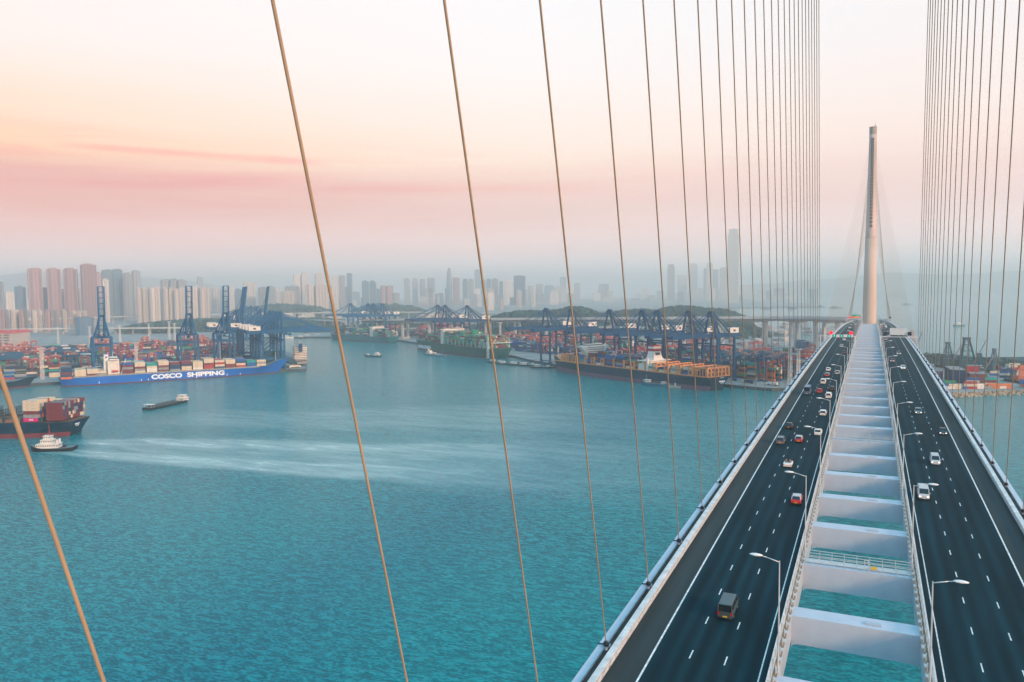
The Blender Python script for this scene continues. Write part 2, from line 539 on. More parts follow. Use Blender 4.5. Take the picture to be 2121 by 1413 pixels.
conc = M('tower_concrete', (0.56, 0.43, 0.36), 0.8, var=0.16, scale=0.06, stretch=(1, 1, 0.22))
towersteel = M('tower_steel', (0.56, 0.40, 0.36), 0.5, var=0.18, scale=0.08, stretch=(1, 1, 0.15), dirt=(0.30, 0.25, 0.22))
pierc = M('pier_concrete', (0.40, 0.42, 0.43), 0.85, var=0.15, scale=0.08)

BR = thing('cable_stayed_bridge', 'long grey cable-stayed road bridge with twin decks and a single slender tower', 'bridge')
S_END = 2500
ss_near = srange(-40, 1300, 17.9)
ss_all = ss_near + srange(1300, 1300 + 100 * pi, 15)[1:] + srange(1300 + 100 * pi, S_END, 60)[1:]
for sg in (-1, 1):
    g = MB()
    poly = [(-26.1, -0.05), (-7.0, -0.05), (-7.0, -3.2), (-9.3, -3.9), (-18, -3.9), (-26.1, -1.1)]
    poly = [(x * -sg if sg > 0 else x, z) for x, z in poly]
    if sg > 0: poly = poly[::-1]
    sweep(g, poly, ss_all)
    g.build('deck_girder', steel, BR)

    def strip(x0, x1, z, ss):
        a, b_ = (x0 * sg, x1 * sg)
        if a > b_: a, b_ = b_, a
        r = MB()
        vs = []
        for s in ss:
            vs += [at(s, a, z), at(s, b_, z)]
        r.add(vs, [(2 * i, 2 * i + 1, 2 * i + 3, 2 * i + 2) for i in range(len(ss) - 1)])
        return r
    strip(7.95, 20.1, 0.0, ss_all).build('road_surface', asphalt, BR)
    strip(20.1, 23.5, 0.0, ss_all).build('hard_shoulder', shoulder, BR)
    strip(24.2, 25.3, 0.02, ss_all).build('cable_channel', chan_m, BR)
    # painted lines and dashes
    r = strip(20.0, 20.22, 0.004, ss_all)
    q = strip(8.62, 8.76, 0.004, ss_all); r.add(q.v, q.f)
    y = 54.3
    while y < S_END - 200:
        for x in (12.42, 16.15):
            r.add([at(y, sg * x - .07, .004), at(y, sg * x + .07, .004), at(y + 2, sg * x + .07, .004), at(y + 2, sg * x - .07, .004)], [(0, 1, 2, 3)])
        y += 9.0
    r.build('road_marking', paint, BR)
    # outer barrier
    b = MB()
    def sp(x0, x1, z0, z1, ss=ss_all, mb=None):
        a, c_ = sorted((x0 * sg, x1 * sg))
        sweep(mb if mb is not None else b, [(a, z0), (c_, z0), (c_, z1), (a, z1)], ss)
    sp(23.55, 24.2, 0.0, 0.35)
    sp(23.50, 24.22, 0.78, 0.95)
    sp(23.45, 23.6, 0.5, 0.66)
    y = 40.0
    while y < 700:
        p = at(y, sg * 23.72); b.box((p.x, p.y, p.z + 0.45), (0.34, 0.16, 0.9))
        b.box((at(y, sg * 23.42).x, p.y, p.z + 0.62), (0.16, 0.3, 0.12))
        b.box((at(y, sg * 24.28).x, p.y, p.z + 0.5), (0.3, 0.12, 0.12))
        y += 2.25
    b.build('outer_barrier', barrier_m, BR)
    b = MB(); sp(25.3, 26.12, 0.0, 0.30); b.build('edge_beam', steel_lt, BR)
    # inner parapet and ledge with brackets
    b = MB()
    for z in (0.42, 0.74, 1.06): sp(7.62, 7.74, z, z + 0.10)
    sp(7.52, 7.95, 0.0, 0.16)
    y = 40.0
    while y < 760:
        p = at(y, sg * 7.55); b.box((p.x, p.y, p.z + 0.55), (0.12, 0.28, 1.1))
        y += 2.25
    b.build('inner_parapet', barrier_m, BR)
    b = MB(); sp(7.02, 7.52, -0.05, 0.03, ss_near)
    b.m = [1] * len(b.m); y = 41.1
    while y < 560:
        p = at(y, sg * 7.2); b.box((p.x, p.y, p.z + 0.42), (0.10, 0.22, 0.85))
        b.box((p.x - sg * 0.1, p.y + 1.0, p.z - 0.1), (0.35, 0.7, 0.5)); y += 2.25
    b.build('service_ledge', [galv, ledge_m], BR)

# cross beams, every fifth one with a railed walkway
def beam_mesh(walk):
    b = MB(); w = 7.0; h = 3.75; r = 0.7
    pts = [(-w, 0), (w, 0), (w, -h - .2), (w - r * .3, -h + .1), (w - r, -h + .25), (w - 2 * r, -h + .28), (-w + 2 * r, -h + .28), (-w + r, -h + .25), (-w + r * .3, -h + .1), (-w, -h - .2)]
    pts = pts[::-1]
    secs = [[(x, y, z) for x, z in pts] for y in (-1.5, 1.5)]
    b.loft(secs)
    for x in (-3.6, 0.0, 3.6):
        for y in (-1.5, 1.5): b.box((x, y, -1.75), (0.06, 0.03, 3.3))
    b.box((0, -1.51, -2.9), (12, 0.02, 0.05)); b.box((0, 1.51, -2.9), (12, 0.02, 0.05))
    return b
bm_mesh = beam_mesh(False).mesh('cross_beam', steel_lt)
hatch = MB(); hatch.box((2.1, -0.35, 0.09), (1.7, 0.7, 0.16)); hatch_mesh = hatch.mesh('access_hatch', steel)
wk = MB()
for k in range(9):
    x = -6.6 + 13.2 * k / 8
    for yy in (-1.45, 1.45): wk.box((x, yy, 0.62), (0.07, 0.07, 1.24))
for z in (0.45, 0.85, 1.24):
    for yy in (-1.45, 1.45): wk.bb(-6.9, 6.9, yy - .035, yy + .035, z - .035, z + .035)
wk.bb(-6.9, 6.9, -0.55, 0.55, 0.06, 0.12)
wk.tube((1.0, -1.45, .1), (1.0, -1.45, 1.7), .05); wk.tube((1.5, -1.45, .1), (1.5, -1.45, 1.7), .05); wk.bar((1.0, -1.45, 1.7), (1.5, -1.45, 1.7), .08)
wk_mesh = wk.mesh('walkway_railing', galv)
ylw = M('lifebuoy_yellow', (0.7, 0.42, 0.05), 0.5)
for k in range(-3, 64):
    Y = 98.5 + 18 * k
    if abs(Y - Y_FAR) < 12: continue
    o = bpy.data.objects.new('cross_beam', bm_mesh); COL.objects.link(o); o.parent = BR
    o.location = (0, Y, deck(Y)[2] - 0.25)
    if Y < 420:
        h_ = bpy.data.objects.new('access_hatch', hatch_mesh); COL.objects.link(h_); h_.parent = o
    if k % 5 == 1 and Y < 600:
        w_ = bpy.data.objects.new('walkway_railing', wk_mesh); COL.objects.link(w_); w_.parent = o
        if k == 1:
            q = MB(); q.box((2.2, -1.5, 0.75), (0.75, 0.12, 0.42)); q.build('marker_plate', ylw, o)

# stay cables of the tower behind the lookout
XA, Y0C = 25.16, 12.921
ZA, ZB, XT, HA = 120.456 + ZM, 214.56 + ZM, 0.753, 0.506
sock = MB()
sock.tube((0, 0, -1.0), (0, 0, 0.15), 0.30, 0.24, 10, 1)
sock.tube((0, 0, 0.15), (0, 0, 0.8), 0.36, 0.13, 10, 0)
sock.box((0, 0.1, -0.35), (0.95, 0.35, 0.30), 1)
sock.bar((-0.9, 0, 0.05), (0.1, 0, 0.1), 0.12, 0.12, 0)
sock.tube((0, -0.9, -0.55), (0, -0.2, -0.1), 0.18, 0.2, 8, 1)
sock_mesh = sock.mesh('cable_socket', [dark_m, steel_lt])
for n in range(0, 27):
    t = (n + 1) / 27.0
    for sg in (-1, 1):
        Y = -S0 + Y0C + 18 * (n + 1)
        A_ = Vector((sg * XA, Y, deck(Y)[2] + HA)); B_ = Vector((sg * XT, -S0, ZA + (ZB - ZA) * t))
        if n == 0: continue
        b = MB()
        d_ = (B_ - A_); seg = 14
        r_ = 0.058 + 0.038 * t
        prev = A_
        dn = d_.normalized(); ax = dn.cross(Vector((0, 1, 0))).normalized(); bx = ax.cross(dn).normalized()
        secs = []
        for i in range(0, seg + 1):
            u = i / seg
            p = A_ + d_ * u; p.z -= 0.0035 * d_.length * 4 * u * (1 - u) * min(1, d_.length / 300)
            secs.append([p + ax * (r_ * cos(2 * pi * k / 10)) + bx * (r_ * sin(2 * pi * k / 10)) for k in range(10)])
        b.loft(secs, cap=False)
        c = b.build('stay_cable', cable_m, BR, smooth=True)
        if Y > 40:
            s_ = bpy.data.objects.new('cable_socket', sock_mesh); COL.objects.link(s_); s_.parent = c
            s_.location = A_; s_.rotation_euler = d_.to_track_quat('Z', 'Y').to_euler()

# the far tower
tw = MB()
tw.lathe([(0, 10.5), (3, 10.5), (3.2, 9.4), (40, 8.5), (74, 7.7), (120, 6.95), (170.5, 6.15)], 32, c=(0, Y_FAR))
TW = tw.build('tower', conc, BR, smooth=True)
b = MB(); b.lathe([(170.5, 6.25), (171.2, 6.3), (171.5, 6.0), (230, 4.9), (284, 4.05), (290, 4.0)], 32, c=(0, Y_FAR)); b.build('steel_mast', towersteel, TW, smooth=True)
b = MB(); b.lathe([(290, 4.02), (298, 4.0)], 32, c=(0, Y_FAR)); b.lathe([(297.9, 4.2), (298.6, 4.2)], 32, c=(0, Y_FAR))
b.build('crown', M('crown_grey', (0.32, 0.26, 0.22), 0.7), TW, smooth=False)
b = MB(); b.tube((2.4, Y_FAR - 1, 298), (2.4, Y_FAR - 1, 304), .12); b.tube((2.4, Y_FAR - 1, 303), (2.4, Y_FAR - 1, 310), .05); b.box((2.4, Y_FAR - 1, 300), (.7, .7, 1.2)); b.build('antenna', dark_m, TW)
prt = MB(); prt.box((0, 0, 0), (1.0, 1.0, 1.7)); prt.box((0, -0.1, -1.4), (0.5, 0.6, 1.3)); prt_mesh = prt.mesh('anchorage_port', dark_m)
NF = 28
far_tw = []
for i in range(NF):
    z = 182 + (286 - 182) * ((i + 0.5) / NF) ** 0.92
    rr = 6.15 - (z - 171) * 2.1 / 119
    for sg in (-1, 1):
        o = bpy.data.objects.new('anchorage_port', prt_mesh); COL.objects.link(o); o.parent = TW
        o.location = (sg * 0.9 - 0.3, Y_FAR - rr * 0.99, z)
    far_tw.append((z, rr))
rest = MB()
cnt = 0
for i in reversed(range(NF)):
    z, rr = far_tw[i]
    for sg in (-1, 1):
        Y = Y_FAR - 18 * (i + 1) - 5
        b = MB(); b.tube((sg * XA, Y, deck(Y)[2] + .5), (sg * 1.2, Y_FAR - rr, z), 0.04, n=5)
        if i >= 4:
            b.build('stay_cable', cable_m, BR, smooth=True)
        else:
            rest.add(b.v, b.f)
        Y2 = Y_FAR + 25 + 9.6 * i
        rest.tube((sg * XA, Y2, deck(Y2)[2] + .5), (sg * 1.2, Y_FAR + rr, z), 0.04, n=5)
tag(rest.build('stay_cable', cable_m, BR), kind='stuff')
# deeper haunched girder and tall parapets where the road goes over to the viaduct
vs_ = srange(1300, 1300 + 100 * pi, 12) + srange(1300 + 100 * pi, S_END, 24)[1:]
for sg in (-1, 1):
    b = MB(); secs = []
    for s in vs_:
        k = ((s - 1300 - 100 * pi - 60) % 72) / 72.0; k = abs(k - .5) * 2; dp_ = 5.2 + 3.2 * k ** 2.2
        secs.append([at(s, sg * 11 - 7.5, -3.3), at(s, sg * 11 + 7.5, -3.3), at(s, sg * 11 + 5, -dp_), at(s, sg * 11 - 5, -dp_)])
    b.loft(secs); b.build('viaduct_girder', pierc, BR)
    b = MB(); a_, c_ = sorted((sg * 26.12, sg * 26.5)); sweep(b, [(a_, -1.0), (c_, -1.0), (c_, 2.2), (a_, 2.2)], vs_); b.build('noise_parapet', pierc, BR)
# piers of the bridge and of the viaduct beyond
pm = MB()
for sg in (-1, 1): pm.bb(sg * 17 - 3, sg * 17 + 3, -2.0, 2.0, -1, 1)
for s in [1065, 1140, 1215, 1284, 1340, 1430, 1485, 1538, 1592] + [1300 + 100 * pi + 60 + 72 * i for i in range(0, 13)]:
    px, py, pz, a = deck(s)
    b = MB()
    for sg in (-1, 1):
        b.box((sg * 11, 0, (pz - 4) / 2), (6.6, 4.2, pz - 4))
        b.hexa([(sg * 11 - 2.75, -1.7, pz - 10), (sg * 11 + 2.75, -1.7, pz - 10), (sg * 11 + 2.75, 1.7, pz - 10), (sg * 11 - 2.75, 1.7, pz - 10),
                (sg * 11 - 5, -4.5, pz - 3.7), (sg * 11 + 5, -4.5, pz - 3.7), (sg * 11 + 5, 4.5, pz - 3.7), (sg * 11 - 5, 4.5, pz - 3.7)])
    b.box((0, 0, 5), (34, 10, 5))
    b.build('pier', pierc, BR, loc=(px, py, 0), rz=a)

# ------------------------------------------------------------------ lamp posts on the bridge
lamp_head_m = M('lamp_head', (0.75, 0.76, 0.76), 0.4, var=0.06)
def lamp_proto():
    r = thing('lamp_post', 'x', 'lamp post', (0, 0, 0))
    b = MB(); b.tube((0, 0, -0.6), (0, 0, 12), 0.105, 0.06, 10); b.box((0, 0, -0.2), (0.4, 0.4, 0.7)); b.build('pole', galv, r, smooth=False)
    b = MB(); b.tube((0, 0, 11.85), (-1.3, 0, 12.2), 0.06, 0.05, 8); b.tube((-1.3, 0, 12.2), (-1.9, 0, 12.3), 0.05, 0.05, 8); b.build('arm', galv, r, smooth=True)
    b = MB()
    secs = []
    for x, w, h in ((-1.7, .08, .05), (-1.95, .20, .12), (-2.4, .27, .16), (-2.8, .20, .11), (-3.02, .04, .03)):
        secs.append([(x, w * cos(2 * pi * i / 10), 12.33 + h * sin(2 * pi * i / 10)) for i in range(10)])
    b.loft(secs); b.build('lamp_head', lamp_head_m, r, smooth=True)
    return r
lp = lamp_proto(); first = True
GRP_L = 'lamp posts along the inner edges of the bridge decks'
for i in range(-1, 27):
    Y = 82 + 36 * i
    if i < 0: continue
    if abs(Y - Y_FAR) < 9: Y += 12
    for sg in (-1, 1):
        lab = ('tall grey lamp post on the %s carriageway inner edge, %s from the viewer' % ('left' if sg < 0 else 'right', nth(i + 1)))
        loc = (sg * 7.0, Y, deck(Y)[2]); rz = 0 if sg < 0 else pi
        if first:
            lp.location = loc; lp.rotation_euler = (0, 0, rz); lp['label'] = lab; lp['group'] = GRP_L; first = False
        else:
            copy_tree(lp, loc, rz, lab, GRP_L)

# ------------------------------------------------------------------ sign gantries
white_m = M('white_paint', (0.68, 0.70, 0.71), 0.5, var=0.1)
black_m = M('black_panel', (0.012, 0.014, 0.03), 0.6, var=0.2)
red_em = M('red_signal', (0.8, 0.01, 0.02), 0.5, var=0.02, emit=(1.0, 0.01, 0.03), es=0.9)
grn_em = M('green_signal', (0.0, 0.6, 0.4), 0.5, var=0.02, emit=(0.0, 0.9, 0.6), es=0.9)
org_em = M('orange_signal', (0.8, 0.2, 0.02), 0.5, var=0.02, emit=(1.0, 0.25, 0.02), es=0.9)
tealsign = M('sign_green', (0.01, 0.35, 0.28), 0.5, var=0.05)
GY = 497.3; gz = deck(GY)[2]
gl = thing('sign_gantry', 'white sign gantry over the left carriageway with red lamps and green arrows', 'gantry', (0, GY, gz), group='sign gantries over the bridge')
b = MB(); b.bb(-26.4, -6.2, -.25, .25, 5.95, 6.35); b.build('gantry_beam', white_m, gl)
b = MB(); b.bb(-7.1, -6.6, -.25, .25, -.5, 6.0); b.build('post', white_m, gl)
b = MB(); b.bb(-26.4, -25.9, -.25, .25, -.5, 6.0); b.build('post', white_m, gl)
b = MB(); b.bb(-20.7, -7.9, -.62, -.26, 5.5, 7.1); b.build('sign_panel', white_m, gl)
for x in (-20.2, -9.1):
    b = MB(); b.tube((x, -.5, 8.05), (x, .1, 8.05), 1.12, 1.12, 8); o = b.build('signal_lamp', red_em, gl)
for x in (-18.3, -14.35, -10.1):
    b = MB()
    b.add([(x - .75, -.64, 6.15), (x, -.64, 6.75), (x + .75, -.64, 6.15), (x + .75, -.64, 5.9), (x + .25, -.64, 6.2), (x + .25, -.64, 5.8), (x - .25, -.64, 5.8), (x - .25, -.64, 6.2), (x - .75, -.64, 5.9)],
          [(8, 7, 1, 0), (1, 4, 3, 2), (7, 6, 5, 4), (1, 7, 4)])
    b2 = MB(); b2.bb(x - 1.05, x + 1.05, -.635, -.6, 5.62, 6.95); o = b2.build('signal_housing', black_m, gl); b.build('arrow', grn_em, o)
gr = thing('sign_gantry', 'white sign gantry over the right carriageway seen from behind with dark square lamps', 'gantry', (0, GY, gz), group='sign gantries over the bridge')
b = MB(); b.bb(6.2, 26.4, -.25, .25, 5.95, 6.35); b.build('gantry_beam', white_m, gr)
b = MB(); b.bb(6.6, 7.1, -.25, .25, -.5, 6.0); b.build('post', white_m, gr)
b = MB(); b.bb(25.9, 26.4, -.25, .25, -.5, 6.0); b.build('post', white_m, gr)
for x in (9.2, 21.9):
    b = MB(); b.bb(x - 1, x + 1, -.3, .3, 7.0, 9.1); b.build('signal_housing', black_m, gr)
b = MB(); b.bb(11.6, 20.8, .3, .4, 7.2, 11.3)
for i in range(10): b.bb(11.6 + i * 1.0, 11.72 + i * 1.0, .2, .3, 7.2, 11.3)
for z in (7.3, 8.6, 9.9, 11.1): b.bb(11.6, 20.8, .12, .2, z, z + .12)
b.build('sign_back', white_m, gr)
b = MB()
for i in range(9): b.bb(12.2 + i * 1.0, 12.9 + i * 1.0, -.45, -.26, 6.4, 7.0 + .25 * (i % 2))
b.build('equipment_box', black_m, gr)
# twin gantries by the tower
g2 = thing('sign_gantry', 'green and orange lit sign gantry over the left carriageway beside the tower', 'gantry', (0, 975, deck(975)[2]), group='sign gantries by the tower')
b = MB(); b.bb(-24, -8.2, -.25, .25, 5.4, 6.0); b.build('gantry_beam', white_m, g2)
b = MB(); b.bb(-24.2, -23.7, -.25, .25, 0, 6.0); b.build('post', white_m, g2)
b = MB(); b.bb(-18.6, -9.4, -.6, -.3, 8.7, 10.8); b.build('direction_sign', tealsign, g2)
b = MB(); b.bb(-19.6, -8.8, -.6, -.3, 6.3, 8.7); o = b.build('message_board', M('board_red', (0.25, 0.03, 0.02), 0.5), g2)
b = MB(); rr = random.Random(5)
for i in range(8): b.bb(-19.0 + i * 1.2, -18.2 + i * 1.2, -.66, -.61, 6.8 + rr.random() * .3, 8.3)
b.build('lit_text', org_em, o)
b = MB(); b.tube((-21.8, -.5, 7.2), (-21.8, .1, 7.2), 1.1, n=8); b.build('signal_lamp', red_em, g2)
g3 = thing('sign_gantry', 'grey truss gantry over the right carriageway beside the tower', 'gantry', (0, 975, deck(975)[2]), group='sign gantries by the tower')
b = MB(); b.bb(8.2, 24.2, -.25, .25, 5.4, 6.0); b.bb(8.2, 22, -.25, .25, 7.0, 7.3)
for i in range(9): b.bar((8.4 + 1.7 * i, 0, 5.9), (9.2 + 1.7 * i, 0, 7.1), .18)
b.build('gantry_beam', galv, g3)
b = MB(); b.bb(23.7, 24.2, -.25, .25, 0, 6.0); b.build('post', white_m, g3)
b = MB(); b.bb(20.6, 22.6, -.3, .3, 6.2, 8.2); b.build('signal_housing', black_m, g3)

# ------------------------------------------------------------------ vehicles
glass_m = M('car_glass', (0.012, 0.018, 0.025), 0.12, var=0.1, spec=0.7)
tyre_m = M('tyre', (0.012, 0.012, 0.013), 0.85, var=0.2)
rim_m = M('rim', (0.35, 0.36, 0.37), 0.35, metal=0.7, var=0.1)
lampw = M('headlight', (0.9, 0.9, 0.85), 0.3, var=0.02, emit=(1.0, 0.93, 0.8), es=1.6)
lampw_off = M('clear_lamp', (0.7, 0.7, 0.7), 0.3, var=0.05)
lampr = M('tail_light', (0.45, 0.01, 0.01), 0.35, var=0.05)
plate_y = M('number_plate_yellow', (0.75, 0.50, 0.03), 0.5, var=0.05)
plate_w = M('number_plate_white', (0.75, 0.75, 0.72), 0.5, var=0.05)


def carpaint(name, col, rough=0.32):
    return M('paint_' + name, col, rough, var=0.05, scale=0.5, spec=0.6)


# (length, width, height, belt, cabin: rear base, rear top, front top, front base) measured from the rear bumper
CARS = {
    'sedan': (4.65, 1.78, 1.45, 0.92, 0.55, 1.15, 2.75, 3.45, 0.98, 0.86),
    'taxi': (4.65, 1.70, 1.52, 0.95, 0.62, 1.05, 2.75, 3.35, 0.96, 0.90),
    'hatch': (4.25, 1.80, 1.56, 0.95, 0.05, 0.45, 2.55, 3.30, 1.0, 0.92),
    'suv': (4.60, 1.88, 1.72, 1.05, 0.05, 0.40, 2.80, 3.45, 1.05, 1.0),
    'mpv': (4.70, 1.82, 1.85, 1.05, 0.03, 0.22, 3.35, 4.15, 1.02, 0.98),
    'van': (4.75, 1.80, 2.02, 1.12, 0.02, 0.14, 3.70, 4.30, 1.10, 1.05),
    'bus': (6.9, 2.08, 2.75, 1.25, 0.02, 0.08, 6.65, 6.82, 1.25, 1.2),
    'convertible': (4.35, 1.82, 1.28, 0.88, 0, 0, 0, 0, 0.88, 0.86),
}


def car(kind, name, label, cat, paint, loc, rz, slope, roof=None, lights=False, group=None):
    L, W, H, zb, c0, c1, c2, c3, zhood, ztail = CARS[kind]
    r = thing(name, label, cat, loc, rz, group)
    r.rotation_euler = (slope, 0, rz)
    P = carpaint(*paint); RP = carpaint(*roof) if roof else P
    b = MB(); w = W / 2; y0 = -L / 2

    def sec(y, hw, z0, z1):
        return [(-hw * .92, y, z0), (hw * .92, y, z0), (hw, y, z0 + .18), (hw, y, z1 - .22), (hw * .93, y, z1 - .05), (hw * .78, y, z1), (-hw * .78, y, z1), (-hw * .93, y, z1 - .05), (-hw, y, z1 - .22), (-hw, y, z0 + .18)]
    if kind in ('van', 'bus', 'mpv'):
        st = [(0, .90, .32, zb), (.06, .98, .25, zb), (L * .5, 1, .22, zb), (c3 - .1, 1, .22, zb), (c3 + .1, .99, .24, zhood), (L - .12, .94, .26, zhood - .18), (L, .84, .34, zhood - .38)]
    else:
        st = [(0, .86, .34, ztail - .16), (.12, .95, .26, ztail), (c0 + .4, .99, .22, zb), (L * .45, 1, .20, zb), (max(c3, L * .55), 1, .20, zhood - .02), (L - .5, .96, .24, zhood - .16), (L - .1, .88, .28, zhood - .28), (L, .78, .34, zhood - .42)]
    b.loft([sec(y0 + y, w * k, z0, z1) for y, k, z0, z1 in st])
    b.build('body', P, r, smooth=False)
    if kind == 'convertible':
        b = MB(); b.bb(-w * .72, w * .72, -1.0, .75, .80, .90); b.build('cockpit', dark_m, r)
        for sx in (-.38, .38):
            for yy in (-.55, .25):
                b = MB(); b.bb(sx - .22, sx + .22, yy - .1, yy + .1, .85, 1.22); b.bb(sx - .12, sx + .12, yy - .08, yy + .06, 1.22, 1.36); b.build('seat', M('tan_seat', (.25, .2, .16), .7), r)
        b = MB(); b.hexa([(-w * .75, .9, .86), (w * .75, .9, .86), (w * .75, .96, .86), (-w * .75, .96, .86), (-w * .62, .55, 1.28), (w * .62, .55, 1.28), (w * .62, .6, 1.28), (-w * .62, .6, 1.28)]); b.build('windscreen', glass_m, r)
    else:
        def frus(k, d0, d1, zlo, zhi, ex=0.0):
            a, t_ = w * (.90 + k), w * (.76 + k)
            p = [(-a, y0 + c0 - ex, zlo), (a, y0 + c0 - ex, zlo), (a, y0 + c3 + ex, zlo), (-a, y0 + c3 + ex, zlo)]
            if kind in ('van', 'bus'): t_ = w * (.88 + k)
            p += [(-t_, y0 + c1 - ex, zhi), (t_, y0 + c1 - ex, zhi), (t_, y0 + c2 + ex, zhi), (-t_, y0 + c2 + ex, zhi)]
            return p
        p = frus(0, 0, 0, zb - .04, H - .06)
        b = MB(); b.hexa(p); b.build('windows', glass_m, r)
        b = MB(); tt = w * (.90 if kind in ('van', 'bus') else .79)
        b.hexa([(-tt, y0 + c1 - .06, H - .09), (tt, y0 + c1 - .06, H - .09), (tt, y0 + c2 + .05, H - .09), (-tt, y0 + c2 + .05, H - .09),
                (-tt * .9, y0 + c1 + .05, H), (tt * .9, y0 + c1 + .05, H), (tt * .9, y0 + c2 - .08, H), (-tt * .9, y0 + c2 - .08, H)])
        for i in range(4):
            b.bar(p[i], p[i + 4], .11, .11)
        nmid = 3 if kind == 'bus' else 2
        for sx in (-1, 1):
            for j in range(1, nmid + 1):
                f = j / (nmid + 1)
                yl = y0 + c0 * (1 - f) + c3 * f; yh = y0 + c1 * (1 - f) + c2 * f
                b.bar((sx * w * .905, yl, zb - .04), (sx * (w * .765 if kind not in ('van', 'bus') else w * .885), yh, H - .06), .10, .06)
        b.build('roof', RP, r)
    for sx in (-1, 1):
        for yy in (y0 + L * .19, y0 + L * .81):
            b = MB(); R = .40 if kind == 'bus' else .32
            b.tube((sx * (w - .20), yy, R), (sx * (w + .01), yy, R), R, R, 14); o = b.build('wheel', tyre_m, r)
            b = MB(); b.tube((sx * (w - .05), yy, R), (sx * (w + .03), yy, R), R * .6, R * .55, 10); b.build('rim', rim_m, o)
        b = MB(); zt = ztail - .28
        if kind in ('van', 'bus', 'mpv'): zt = .75
        b.bb(sx * w * .84 - .10, sx * w * .84 + .10, y0 - .015, y0 + .1, zt - .05, zt + (.34 if kind in ('van', 'suv', 'mpv', 'hatch') else .16)); b.build('tail_light', lampr, r)
        b = MB(); zt = zhood - .40
        b.bb(sx * w * .70 - .17, sx * w * .70 + .17, y0 + L - .16, y0 + L + .02, zt - .08, zt + .08); b.build('headlight', lampw if lights else lampw_off, r)
        if kind != 'convertible':
            b = MB(); b.box((sx * (w + .09), y0 + c3 - .25, zb + .08), (.18, .12, .14)); b.build('mirror', P, r)
    b = MB(); b.bb(-.27, .27, y0 - .03, y0, .46, .60); b.build('number_plate', plate_y, r)
    b = MB(); b.bb(-.27, .27, y0 + L, y0 + L + .03, .34, .48); b.build('number_plate', plate_w, r)
    b = MB(); b.bb(-w * .9, w * .9, y0 - .05, y0 + .1, .28, .44); b.bb(-w * .85, w * .85, y0 + L - .1, y0 + L + .04, .22, .36); b.build('bumper', dark_m if kind in ('taxi', 'van') else P, r)
    return r


